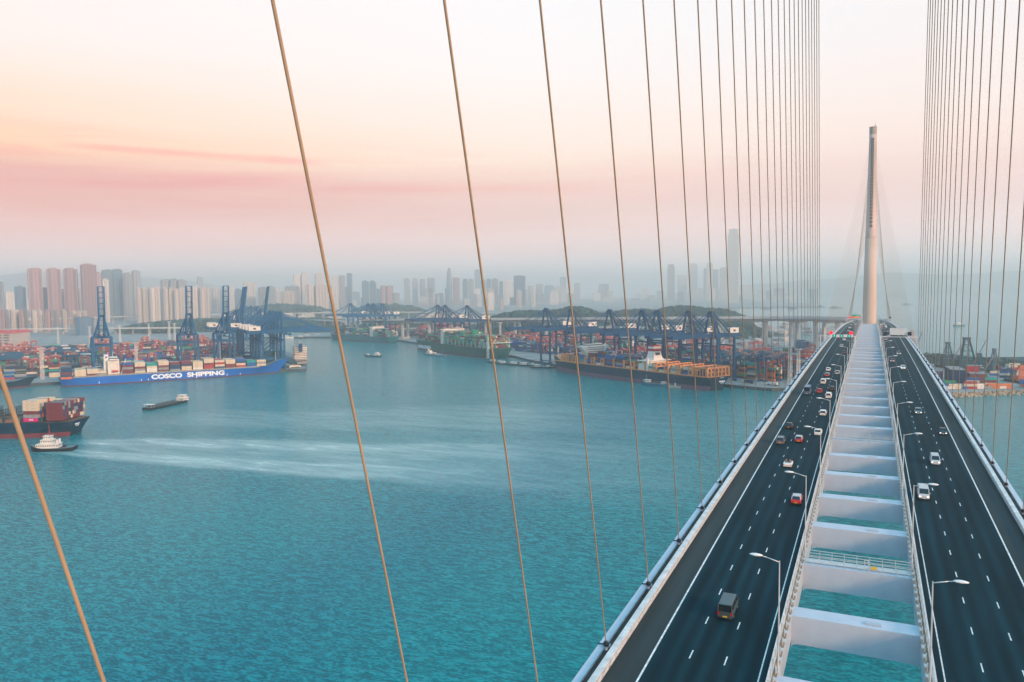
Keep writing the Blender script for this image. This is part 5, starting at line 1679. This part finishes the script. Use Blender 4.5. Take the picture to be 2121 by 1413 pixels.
# ------------------------------------------------------------------ buildings
def facade(name, wall, wall2, win, pitch=3.3, floor=3.1, strip=9.0, rough=0.8):
    if name in MATS: return MATS[name]
    m = bpy.data.materials.new(name); m.use_nodes = True
    t = m.node_tree; b = t.nodes['Principled BSDF']; A = t.nodes.new; L = t.links.new
    b.inputs['Roughness'].default_value = rough

    def mth(op, a, c=None, e=None, clamp=False):
        n = A('ShaderNodeMath'); n.operation = op; n.use_clamp = clamp
        for i, q in enumerate((a, c, e)):
            if q is None: continue
            if isinstance(q, (int, float)): n.inputs[i].default_value = q
            else: L(q, n.inputs[i])
        return n.outputs[0]
    co = A('ShaderNodeTexCoord'); s = A('ShaderNodeSeparateXYZ'); L(co.outputs['Object'], s.inputs[0])
    u = mth('ADD', s.outputs[0], s.outputs[1])
    fu = mth('FRACT', mth('MULTIPLY', u, 1 / pitch)); fz = mth('FRACT', mth('MULTIPLY', s.outputs[2], 1 / floor)); fs = mth('FRACT', mth('MULTIPLY', u, 1 / strip))
    wmask = mth('MULTIPLY', mth('GREATER_THAN', fu, 0.45), mth('GREATER_THAN', fz, 0.42))
    smask = mth('GREATER_THAN', fs, 0.55)
    oi = A('ShaderNodeObjectInfo')
    m1 = A('ShaderNodeMixRGB'); L(smask, m1.inputs[0]); m1.inputs[1].default_value = (*wall, 1); m1.inputs[2].default_value = (*wall2, 1)
    m2 = A('ShaderNodeMixRGB'); L(wmask, m2.inputs[0]); L(m1.outputs[0], m2.inputs[1]); m2.inputs[2].default_value = (*win, 1)
    hs = A('ShaderNodeHueSaturation'); L(m2.outputs[0], hs.inputs['Color']); L(mth('MULTIPLY_ADD', oi.outputs['Random'], .5, .75), hs.inputs['Value'])
    L(hs.outputs[0], b.inputs['Base Color'])
    MATS[name] = m
    return m


FAC = {
    'pink': facade('facade_pink', (0.46, 0.24, 0.22), (0.24, 0.17, 0.20), (0.10, 0.12, 0.18), strip=11),
    'white': facade('facade_white', (0.66, 0.58, 0.52), (0.42, 0.40, 0.40), (0.18, 0.22, 0.27), strip=12),
    'cream': facade('facade_cream', (0.62, 0.50, 0.42), (0.34, 0.33, 0.34), (0.16, 0.19, 0.23), strip=14),
    'grey': facade('facade_grey', (0.30, 0.31, 0.33), (0.17, 0.21, 0.26), (0.06, 0.10, 0.15), strip=12),
    'glass': facade('facade_glass', (0.10, 0.19, 0.27), (0.07, 0.14, 0.21), (0.03, 0.09, 0.15), strip=12, rough=0.3),
    'blue': facade('facade_blue', (0.03, 0.12, 0.22), (0.02, 0.09, 0.17), (0.01, 0.06, 0.12), strip=20, rough=0.35),
}
TONE = {'pink': 'pinkish', 'white': 'off-white', 'cream': 'cream', 'grey': 'grey', 'glass': 'blue-grey glass', 'blue': 'dark blue glass'}
roof_m = M('roof_grey', (0.25, 0.25, 0.26), 0.9, var=.3, scale=.1)
BL = []


def bmesh_building(w, dp, h, shape, fm, rnd):
    b = MB()
    if shape == 'cross':
        a = w / 2; c = w * .28; e = dp / 2; f = dp * .28
        pts = [(-c, -e), (c, -e), (c, -f), (a, -f), (a, f), (c, f), (c, e), (-c, e), (-c, f), (-a, f), (-a, -f), (-c, -f)]
        b.prism(pts, 0, h, 0, 1)
    elif shape == 'slab':
        b.bb(-w / 2, w / 2, -dp / 2, dp / 2, 0, h)
        n = max(2, int(w / 7))
        for i in range(n):
            x = -w / 2 + (i + .5) * w / n
            b.bb(x - w / n * .22, x + w / n * .22, -dp / 2 - 1.6, -dp / 2, 0, h - 1)
    elif shape == 'round':
        n = 20; secs = []
        for k in range(9):
            z = h * k / 8; s = 1 if k < 5 else (1 - ((k - 4) / 4.6) ** 2 * .75)
            secs.append([(w / 2 * s * cos(2 * pi * i / n), dp / 2 * s * sin(2 * pi * i / n), z) for i in range(n)])
        b.loft(secs)
    elif shape == 'setback':
        b.bb(-w / 2, w / 2, -dp / 2, dp / 2, 0, h * .93); b.bb(-w * .42, w * .42, -dp * .42, dp * .42, h * .93, h)
    else:
        a = w / 2; c = w * .36; e = dp / 2; f = dp * .36
        b.prism([(-c, -e), (c, -e), (a, -f), (a, f), (c, e), (-c, e), (-a, f), (-a, -f)], 0, h, 0, 1)
    o = b.build('tower_block', [fm, roof_m])
    if shape != 'round':
        q = MB()
        q.bb(-w * .22, w * .22, -dp * .22, dp * .22, h, h + min(5, h * .03 + 1)); q.bb(-w * .4, -w * .27, -dp * .1, dp * .2, h, h + min(4, h * .03 + 1))
        if rnd.random() < .5: q.bb(w * .2, w * .38, -dp * .3, dp * .1, h, h + min(5, h * .03 + 1))
        q.build('rooftop_plant', fm, o)
    return o


def hz(px): return 607.0 - (px - 1060) * 0.0102


def bldg(x0, x1, ytop, d, style, shape='tower', dep=None, label=None, name='tower_block', cat='building', rot=None, group=None, base=3.6):
    pc = (x0 + x1) / 2; rnd = random.Random(int(pc * 13 + ytop))
    w = (x1 - x0) * (d + 6) / 1578 / 1.08; h = 113 - (ytop - hz(pc)) * (d + 6) / 1578 - base
    dp = dep or min(max(w * .8, 16), 34)
    if h < 3: h = 3
    o = bmesh_building(w, dp, h, shape, FAC[style], rnd)
    o.name = name
    l = (pc - 1060) / 1578 * (d + 6)
    o.location = LD(l, d + dp / 2, base); o.rotation_euler = (0, 0, YAW + atan2(-l, d) * 1.0 + (rnd.uniform(-.2, .2) if rot is None else rot))
    tag(o, label, cat, group)
    BL.append(o)
    return o


# named landmarks of the skyline
bldg(60, 87, 563, 2900, 'pink', 'cross', 30, 'tall pinkish tower block, first of three equal towers at far left')
bldg(99, 126, 563, 2900, 'pink', 'cross', 30, 'tall pinkish tower block, middle of three equal towers at far left')
bldg(134, 161, 563, 2900, 'pink', 'cross', 30, 'tall pinkish tower block, third of three equal towers at far left')
bldg(170, 200, 554, 2900, 'pink', 'tower', 30, 'tallest pinkish tower block, right of the three equal ones')
bldg(31, 52, 600, 2950, 'blue', 'tower', 30, 'dark blue glass block left of the three equal pinkish towers')
bldg(13, 27, 611, 2900, 'white', 'slab', 20, 'narrow white block near the left edge')
bldg(0, 9, 590, 3300, 'grey', 'tower', 24, 'pale grey block at the very left edge')
bldg(88, 101, 603, 3000, 'grey', 'tower', 24, 'grey block squeezed between first and second equal pinkish towers')
bldg(125, 136, 606, 3100, 'grey', 'tower', 24, 'grey block squeezed between second and third equal pinkish towers')
bldg(161, 171, 603, 3100, 'white', 'slab', 24, 'pale block between third pinkish tower and the tallest one')
bldg(199, 213, 571, 3500, 'pink', 'tower', 26, 'faded pink tower just right of the tallest pinkish one')
bldg(212, 234, 566, 3200, 'glass', 'cross', 30, 'broad blue-grey tower, left of the twin pair behind the lone crane')
bldg(233, 255, 565, 3250, 'glass', 'cross', 30, 'broad blue-grey tower, right of the twin pair behind the lone crane')
bldg(256, 276, 572, 3200, 'grey', 'cross', 30, 'grey tower with pinkish top beside the broad blue-grey pair')
bldg(275, 292, 567, 3400, 'grey', 'tower', 30, 'slim grey tower at the right end of the blue-grey group')
bldg(213, 225, 585, 3000, 'white', 'slab', 26, 'lighter strip tower in front of the blue-grey group')
for i, x in enumerate([283, 296, 309, 322, 337, 350, 361, 374, 387, 400, 413, 424]):
    bldg(x, x + 11.6, 603 - (i % 3 == 0) * 2 + (i in (6,)) * 5, 2850 + (i % 2) * 14, 'cream' if i % 2 == 0 else 'white', 'slab' if i % 2 else 'tower', 26, 'cream slab tower of the long white housing row, %s from its left end' % nth(i + 1), group='long white housing row')
bldg(334, 352, 586, 3500, 'grey', 'tower', 30, 'grey tower rising behind the white housing row, leftmost of three')
bldg(352, 369, 585, 3500, 'grey', 'tower', 30, 'grey tower rising behind the white housing row, middle of three')
bldg(369, 386, 586, 3500, 'grey', 'tower', 30, 'grey tower rising behind the white housing row, rightmost of three')
bldg(410, 422, 580, 5200, 'grey', 'setback', 30, 'lone faint tower behind the right end of the white housing row')
SK = [(440, 455, 602, 3600, 'white'), (456, 470, 606, 3500, 'grey'), (472, 486, 601, 3700, 'white'), (487, 502, 605, 3500, 'glass'), (505, 530, 591, 3300, 'white'), (535, 553, 601, 3200, 'grey'), (553, 571, 600, 3200, 'grey'),
      (572, 582, 604, 3600, 'white'), (581, 611, 609, 2900, 'white'), (590, 622, 599, 3300, 'grey'), (609, 625, 575, 3900, 'white'), (625, 641, 571, 3900, 'white'), (633, 654, 596, 3000, 'white'), (654, 681, 596, 3000, 'cream'),
      (653, 674, 573, 3700, 'white'), (688, 703, 577, 3800, 'white'), (704, 716, 577, 3800, 'grey'), (720, 731, 572, 4300, 'glass'), (750, 765, 588, 3900, 'glass'), (766, 780, 588, 3900, 'glass'), (788, 801, 598, 4000, 'pink'), (801, 815, 598, 4000, 'pink'),
      (838, 850, 583, 4100, 'grey'), (855, 866, 583, 4100, 'grey'), (870, 882, 584, 4100, 'grey'), (885, 902, 582, 4000, 'grey'), (939, 953, 581, 3900, 'pink'), (959, 970, 584, 3900, 'glass'), (971, 982, 584, 3900, 'grey'), (984, 996, 565, 4600, 'glass'),
      (996, 1007, 586, 3900, 'glass'), (1008, 1019, 584, 3900, 'glass'), (1020, 1033, 583, 3900, 'grey'), (1034, 1043, 589, 3600, 'glass'), (1044, 1053, 589, 3700, 'white'), (1053, 1064, 587, 4300, 'white'), (1064, 1090, 577, 3700, 'blue'),
      (1093, 1106, 598, 4900, 'grey'), (1110, 1126, 594, 5000, 'grey'), (1127, 1150, 597, 4900, 'glass'), (1160, 1174, 580, 5600, 'glass'), (1189, 1202, 592, 5400, 'grey'), (1240, 1262, 594, 5000, 'grey'),
      (1382, 1398, 554, 4700, 'blue'), (1403, 1423, 576, 4800, 'glass'), (1428, 1445, 552, 5300, 'glass'), (1457, 1463, 562, 4800, 'blue'), (1463, 1477, 550, 5200, 'white'), (1477, 1488, 564, 4600, 'blue'), (1491, 1506, 560, 4600, 'glass'),
      (1533, 1560, 596, 5000, 'white'), (1568, 1585, 604, 4700, 'glass'), (1602, 1626, 603, 4500, 'blue'), (1628, 1650, 618, 4500, 'glass')]
for i, (a, c, y, d, st) in enumerate(SK):
    d *= 1.5 if a > 830 else 1.22
    if a > 1370: st = {'blue': 'grey', 'glass': 'white'}.get(st, st)  # paler facades stand in for haze on the far towers
    bldg(a, c, y, d, st, ['cross', 'slab', 'tower', 'setback'][i % 4], None, '%s high-rise of the middle skyline, %s from the left' % (TONE[st], nth(i + 1)), group='high-rises of the middle skyline')
bldg(925, 938, 560, 5800, 'glass', 'round', 34, 'tall blue-grey tower with rounded tapering top in mid skyline', cat='skyscraper')
bldg(1508, 1532, 481, 5650, 'white', 'setback', 62, 'giant pale skyscraper fading into the haze, tallest in the skyline', cat='skyscraper')
# near housing estate at the far left and low blocks
for i, x in enumerate([0, 8, 20, 31, 38, 48, 64, 78, 94, 110, 127, 148, 159, 170]):
    wd = 8 if i in (0, 1, 3, 4) else 8.5
    bldg(x, x + wd, 648 + (i > 10) * 2, 2250 + (i % 2) * 30, ['pink', 'grey', 'cream', 'white'][i % 4] if i < 10 else 'cream', 'slab', 22, 'short pinkish housing block of the near row at far left, %s from the left' % nth(i + 1), group='near housing row at far left')
rnd = random.Random(77)
fill = []
for i in range(120):
    px = rnd.uniform(-20, 1680)
    if rnd.random() < .5 and 290 < px < 440: continue
    d = rnd.uniform(4200, 6800) if px < 1100 else rnd.uniform(5600, 8200)
    yt = (rnd.uniform(600, 632) if px < 1150 else rnd.uniform(602, 628))
    fill.append((px, px + rnd.uniform(8, 20), yt, d, rnd.choice(('white', 'grey', 'glass', 'cream', 'grey', 'white'))))
fill.sort()
for i, (a, c, y, d, st) in enumerate(fill):
    bldg(a, c, y, d, st, rnd.choice(('slab', 'tower', 'cross')), None, 'hazy %s block low in the city background, %s from the left' % (TONE[st], nth(i + 1)), group='hazy background city blocks')
low = []
for i in range(46):
    px = rnd.uniform(430, 1010)
    d = rnd.uniform(2350, 3300)
    low.append((px, px + rnd.uniform(10, 32), hz(px) + 113 * 1578 / (d) - rnd.uniform(6, 16) - 2, d, rnd.choice(('white', 'cream', 'grey', 'white'))))
low.sort()
for i, (a, c, y, d, st) in enumerate(low):
    bldg(a, c, y, d, st, 'slab', 30, 'low %s warehouse beyond the channel, %s from the left' % (TONE[st], nth(i + 1)), name='warehouse', cat='warehouse', group='low warehouses beyond the channel')
rl = []
for i in range(95):
    px = rnd.uniform(1490, 1735)
    d = rnd.uniform(1080, 2350)
    if px > 1640: d = max(d, 1200)
    rl.append((px, px + rnd.uniform(6, 20), hz(px) + 113 * 1578 / d - rnd.uniform(5, 13) * 1500 / d, d, rnd.choice(('white', 'cream', 'grey', 'pink'))))
rl.sort()
for i, (a, c, y, d, st) in enumerate(rl):
    bldg(a, c, y, d, st, 'slab', 22, 'low %s depot building below the viaduct, %s from the left' % (TONE[st], nth(i + 1)), name='depot', cat='depot', group='low depot buildings below the viaduct')

bldg(1652, 1680, 712, 1090, 'blue', 'tower', 26, 'dark green glass block beside the two white lattice masts', cat='office', rot=.1)
# port warehouse with a red band, blue office block
r = thing('warehouse', 'big pale warehouse with red roof band at the left edge', 'warehouse', LD(-1150, 1690, 3.6), ldang(1, -.05))
b = MB(); b.bb(-62, 62, -30, 30, 0, 33)
b.build('wall', M('warehouse_wall', (0.40, 0.36, 0.34), .8, var=.12, scale=.05), r)
b = MB(); b.bb(-62.5, 62.5, -30.5, 30.5, 27, 33.4); b.build('roof_band', M('roof_red', (0.48, 0.07, 0.09), .7, var=.1), r)
b = MB()
for z in (5, 11, 17, 22.5):
    for k in range(7):
        b.bb(-58 + 17 * k, -46 + 17 * k, -30.6, -30, z, z + 2.2)
b.build('window_row', win_m, r)
bldg(154, 188, 663, 2060, 'blue', 'tower', 34, 'squat dark blue glass office block behind the left yard', cat='office', rot=.1)
bldg(190, 206, 668, 2080, 'grey', 'slab', 26, 'small grey block right beside the squat blue office', rot=.1)


def highway(label, pts, z, w=24, name='elevated_road'):
    r = thing(name, label, 'elevated road')
    b = MB()
    P = [LD(*p) for p in pts]
    secs = []
    for i, p in enumerate(P):
        dv = (P[min(i + 1, len(P) - 1)] - P[max(i - 1, 0)]); dv.normalize(); nv = Vector((-dv.y, dv.x, 0)) * (w / 2)
        secs.append([p + nv + Vector((0, 0, z - 2)), p - nv + Vector((0, 0, z - 2)), p - nv * 1.02 + Vector((0, 0, z)), p + nv * 1.02 + Vector((0, 0, z))])
    b.loft(secs); b.build('road_deck', pierc, r)
    b = MB()
    for s_ in (0, 1):
        q = [[s[3 - s_] + Vector((0, 0, 0)), s[3 - s_] + Vector((.3, .3, 0)), s[3 - s_] + Vector((.3, .3, 1.2)), s[3 - s_] + Vector((0, 0, 1.2))] for s in secs]
        b.loft(q)
    b.build('parapet', M('pale_parapet', (.55, .55, .54), .8), r)
    b = MB()
    for i in range(len(P) - 1):
        n = max(1, int((P[i + 1] - P[i]).length / 45))
        for k in range(n):
            p = P[i].lerp(P[i + 1], k / n); b.box((p.x, p.y, z / 2), (3, 3, z - 3))
            b.box((p.x, p.y, z - 3), (w * .5, 3, 2))
    b.build('pier', pierc, r)


highway('long hazy elevated road in front of the left housing towers', [(-3200, 2700), (-2300, 2760), (-1650, 2700), (-1500, 2650)], 32)
highway('long pale elevated road behind the wooded park', [(-1800, 2500), (-1500, 2950), (-1200, 3120), (-800, 3200), (-380, 3150), (-100, 2950)], 28)
highway('near pale flyover behind the left yard gantries', [(-1700, 2050), (-1250, 2120), (-900, 2100)], 20)
highway('pale elevated road across the far bank behind the channel', [(-900, 2720), (-500, 2350), (-150, 2150), (130, 1880), (420, 1700)], 24, 20)

# ------------------------------------------------------------------ right of the bridge: floating derricks and stacks
def derrick(label, l, d, w, h, mat, jib=True, ang=0.0, dens=5):
    r = thing('derrick_barge', label, 'derrick', LD(l, d, 0.0), YAW + ang)
    b = MB()
    z0 = 7
    for sx in (-1, 1):
        b.bar((sx * w / 2, 0, z0), (sx * w * .14, 6, h), w * .11, w * .09); b.bar((sx * w * .36, 12, z0), (sx * w * .12, 7, h), .8)
    n = dens
    for k in range(n):
        t = k / n; a = w / 2 * (1 - t) + w * .14 * t; z = z0 + (h - z0) * t; t2 = (k + 1) / n; a2 = w / 2 * (1 - t2) + w * .14 * t2; z2 = z0 + (h - z0) * t2
        b.bar((-a, 6 * t, z), (a, 6 * t, z), .9, 1.1); b.bar((-a, 6 * t, z), (a2, 6 * t2, z2), .45); b.bar((a, 6 * t, z), (-a2, 6 * t2, z2), .45)
    b.bb(-w * .2, w * .2, 4.5, 8, h - 1.5, h + 1.5)
    b.build('lattice_frame', mat, r)
    b = MB(); b.bb(-w * .46, w * .46, 2, 14, z0 - 1, z0 + (h - z0) * .30); b.build('winch_house', mat, r)
    b = MB(); b.bb(-w * .62, w * .62, -14, 30, -1, 4); b.bb(-w * .5, w * .5, 4, 26, 4, z0); b.build('pontoon', blackhull, r)
    if jib:
        b = MB()
        for s_ in (-.8, .8): b.bar((w * .25 + s_, 2, z0 + 4), (w * .75 + s_ * .4, -8, h * .98), .5)
        for k in range(7):
            t = k / 7; b.bar((w * .25 - .8 + t * w * .5, 2 - 10 * t, z0 + 4 + (h - z0 - 4) * t), (w * .25 + .8 + t * w * .5 + 2, 2 - 10 * (t + .1), z0 + 4 + (h - z0 - 4) * (t + .1)), .3)
        b.bar((w * .75, -8, h * .98), (w * .12, 6, h), .15); b.build('jib', M('jib_grey', (.28, .24, .26), .6), r)
    return r


dk = M('derrick_blue', (0.008, 0.07, 0.10), .6, var=.2)
ornge = M('derrick_orange', (0.50, 0.12, 0.05), .6, var=.2)
derrick('blue-green A-frame derrick nearest the bridge on the right', 583, 1010, 13, 37, dk)
derrick('largest dark blue A-frame derrick right of the bridge', 581, 965, 22, 46, dk)
derrick('small dark derrick with slender jib right of the largest one', 561, 905, 11, 31, dk, jib=True)
derrick('narrow grey-blue lattice derrick, fourth from the bridge', 604, 945, 9, 33, M('derrick_grey', (.05, .11, .15), .6), jib=False, dens=7)
derrick('orange lattice derrick at the right edge of the photo', 571, 845, 12, 22, ornge, jib=False, dens=6)
derrick('faint pinkish lattice tower by the deck edge right of the gantry', 640, 1210, 11, 42, M('derrick_pink', (.42, .30, .32), .7), jib=True, dens=7)
# stacked box-like blocks seen end-on
def sheds(lst):
    for (l, d, w, dp, h, col, lab, nm, cat) in lst:
        r = thing(nm, lab, cat, LD(l, d, 3.6), YAW - .35)
        b = MB(); n = max(2, int(w / 6)); b.bb(-w / 2, w / 2, -dp / 2, dp / 2, 0, h)
        for k in range(n + 1): b.bb(-w / 2 + w * k / n - .25, -w / 2 + w * k / n + .25, -dp / 2 - .3, -dp / 2, 0, h)
        for k in range(int(h / 3)): b.bb(-w / 2, w / 2, -dp / 2 - .22, -dp / 2, k * 3 + 2.7, k * 3 + 2.9)
        b.build('wall', M('shed_' + nm + str(int(l)), col, .8, var=.2, scale=.12), r)
        b = MB(); b.bb(-w / 2 - .4, w / 2 + .4, -dp / 2 - .4, dp / 2 + .4, h, h + .5); b.build('roof', roof_m, r)


sheds([(509, 872, 14, 40, 15, (.004, .035, .11), 'dark blue shed with long pale roof edge right of the bridge', 'storage_shed', 'shed'),
       (521, 850, 16, 16, 11.5, (.16, .06, .07), 'maroon block beside the dark blue shed', 'storage_shed', 'shed'),
       (490, 878, 12, 20, 12, (.10, .07, .15), 'purple-brown block half hidden by the bridge edge', 'storage_shed', 'shed'),
       (540, 890, 12, 12, 16, (.42, .04, .05), 'bright red framed stack with white bands behind the maroon block', 'storage_shed', 'shed'),
       (538, 868, 5, 8, 11, (.42, .04, .20), 'small magenta tank house beside the red stack', 'storage_shed', 'shed')])
rnd = random.Random(31)
for i in range(230):
    l = rnd.uniform(430, 760); d = rnd.uniform(800, 990)
    if 478 < l < 570 and d > 838: continue
    if l > 640 and d < 830: continue
    for t in range(rnd.choice((1, 2, 2, 3, 3, 4))):
        NCONT.append((l, d, 3.62 + 2.75 * t, YAW - .25 + (pi / 2 if i % 3 == 0 else 0), rnd.choice(PALW + ['blue', 'blue', 'cream'])))
for i, px in enumerate([1962, 1975, 2006, 2024, 2040, 2055, 2068, 2080]):
    l = (px - 1060) / 1578 * 812
    for t in range(2 if i % 2 else 1):
        NCONT.append((l, 806, 3.62 + 2.75 * t, YAW - .1, ['white', 'cream', 'blue', 'white', 'grey', 'orange', 'white', 'orange'][i]))
# the far right yard beyond the tower seen past the deck edge
hill('dark tree belt on the spit right of the bridge', [(655, 1060, 60, 40, 8), (620, 1120, 60, 50, 8), (740, 905, 60, 30, 7), (700, 960, 50, 40, 8)], 'dark trees on the spit right of the bridge', 420, 4.0, 9)

# yard tractors and odd boxes on the near aprons
veh_rnd = random.Random(9)
def truck(label, l, d, ang, c):
    r = thing('container_truck', label, 'truck', LD(l, d, 3.6), ang, 'container trucks on the quays')
    b = MB(); b.bb(-6.2, 6.2, -1.2, 1.2, .9, 1.25); b.build('trailer_bed', dark_m, r)
    b = MB(); b.bb(6.6, 8.9, -1.2, 1.2, .6, 3.1); b.bb(8.85, 8.95, -1.0, 1.0, 1.8, 2.8); b.build('cab', swhite, r)
    for x in (-5, -3.8, 5, 8):
        for sy in (-1, 1):
            b = MB(); b.tube((x, sy * .9, .5), (x, sy * 1.25, .5), .5, n=10); b.build('wheel', tyre_m, r)
    if c: NCONT.append((l, d, 4.9, ang, c))


for i, (l, d, lab) in enumerate([(-580, 980, 'truck on the left apron beside the blue ship stern'), (-330, 1100, 'truck parked at the pier tip nearest its edge'), (-318, 1108, 'second truck parked at the pier tip, further right'),
                                 (272, 872, 'truck on the apron close behind the dark ship stern'), (292, 850, 'truck near the outer corner of the right quay'), (300, 880, 'truck further in on the right quay by the blue gantries'), (-90, 1440, 'truck on the strip behind the dark green ship')]):
    truck(lab, l, d, (angA if i < 3 else angD), [None, 'navy', 'cream', 'navy', 'white', 'orange', 'cream'][i])
# blue box-shaped site hut at the pier tip
bl_ = thing('site_hut', 'dark teal boxy hut stack behind the pier tip beside the white ship', 'hut', LD(-362, 1150, 3.6), angA)
b = MB(); b.bb(-14, 14, -8, 8, 0, 22)
for k in range(5): b.bb(-14.2, 14.2, -8.2, 8.2, 4.2 * k + 3.8, 4.2 * k + 4.1)
b.build('wall', M('hut_teal', (.005, .08, .12), .7, var=.25, scale=.2), bl_)
b = MB(); b.bb(-14.6, 14.6, -8.6, 8.6, 22, 22.6); b.build('roof', M('hut_roof', (.02, .14, .20), .7), bl_)

# ------------------------------------------------------------------ containers, nearest as things, the rest as one mass
camp = Vector((CAMX, 0, CAMZ))


def inview(p):
    v = p - camp; z = v.dot(FX)
    if z < 1: return None
    x = 1060.5 + 1578.02 * v.dot(RX) / z; y = 706.5 - 1578.02 * v.dot(UX) / z
    return (x, y, z)


cand = []; restc = []
for q in POOL:
    s = inview(q[0] + Vector((0, 0, 1.3)))
    if q[3] and s and -4 < s[0] < 2125: cand.append((s[2] + (0 if 'outer row' in q[4] or 'sternmost bay' in q[4] and 'departing' in q[4] else 120), q))
    else: restc.append(q)
cand.sort(key=lambda a: a[0])
cm = {}
for i, (k, q) in enumerate(cand):
    if i < 300:
        if q[2] not in cm: cm[q[2]] = cont_mesh(q[2])
        o = bpy.data.objects.new('shipping_container', cm[q[2]]); COL.objects.link(o)
        o.location = q[0]; o.rotation_euler = (0, 0, q[1])
        tag(o, q[4], 'container', q[5])
        if (q[0] - ONE_DONE[0]).length < 1.0:
            t_ = bpy.data.objects.new('container_lettering', ONE_DONE[2]); COL.objects.link(t_); t_.parent = o
            t_.matrix_local = Matrix.Translation((1.8, CW / 2 + .02, .75)) @ Matrix.Rotation(pi, 4, 'Z') @ Matrix.Rotation(pi / 2, 4, 'X')
    else: restc.append(q)
b = MB(); idx = {n: i for i, n in enumerate(PN)}
for q in restc:
    b.box((q[0].x, q[0].y, q[0].z + CH / 2), (CL, CW, CH), idx[q[2]], q[1])
tag(b.build('stacked_containers', [cont_mat(n) for n in PN]), 'mass of further containers in the deck stacks of the ships', kind='stuff')
b = MB()
for (l, d, z, a, c) in NCONT:
    p = LD(l, d, z); b.box((p.x, p.y, z + 1.35), (CL, CW, 2.6), idx[c], a)
tag(b.build('yard_containers', [cont_mat(n) for n in PN]), 'mass of many coloured containers stacked across the yards', kind='stuff')
print('containers', len(cand), len(restc), len(NCONT), 'reds', len(reds), len(redD) + len(redC) + len(redB))

# ------------------------------------------------------------------ haze
b = MB(); b.box((0, 0, 0), (1, 1, 1))
hm = bpy.data.materials.new('haze'); hm.use_nodes = True
t = hm.node_tree; t.nodes.clear()
vo = t.nodes.new('ShaderNodeVolumePrincipled'); ou = t.nodes.new('ShaderNodeOutputMaterial')
vo.inputs['Color'].default_value = (1.0, 0.945, 0.895, 1); vo.inputs['Density'].default_value = 0.00019
vo.inputs['Anisotropy'].default_value = 0.6
t.links.new(vo.outputs[0], ou.inputs['Volume'])
h = b.build('haze', hm)
h.scale = (92000, 92000, 572); h.location = (0, 0, 286 - 8)
tag(h, 'pale bluish sea haze over the whole harbour', kind='stuff')
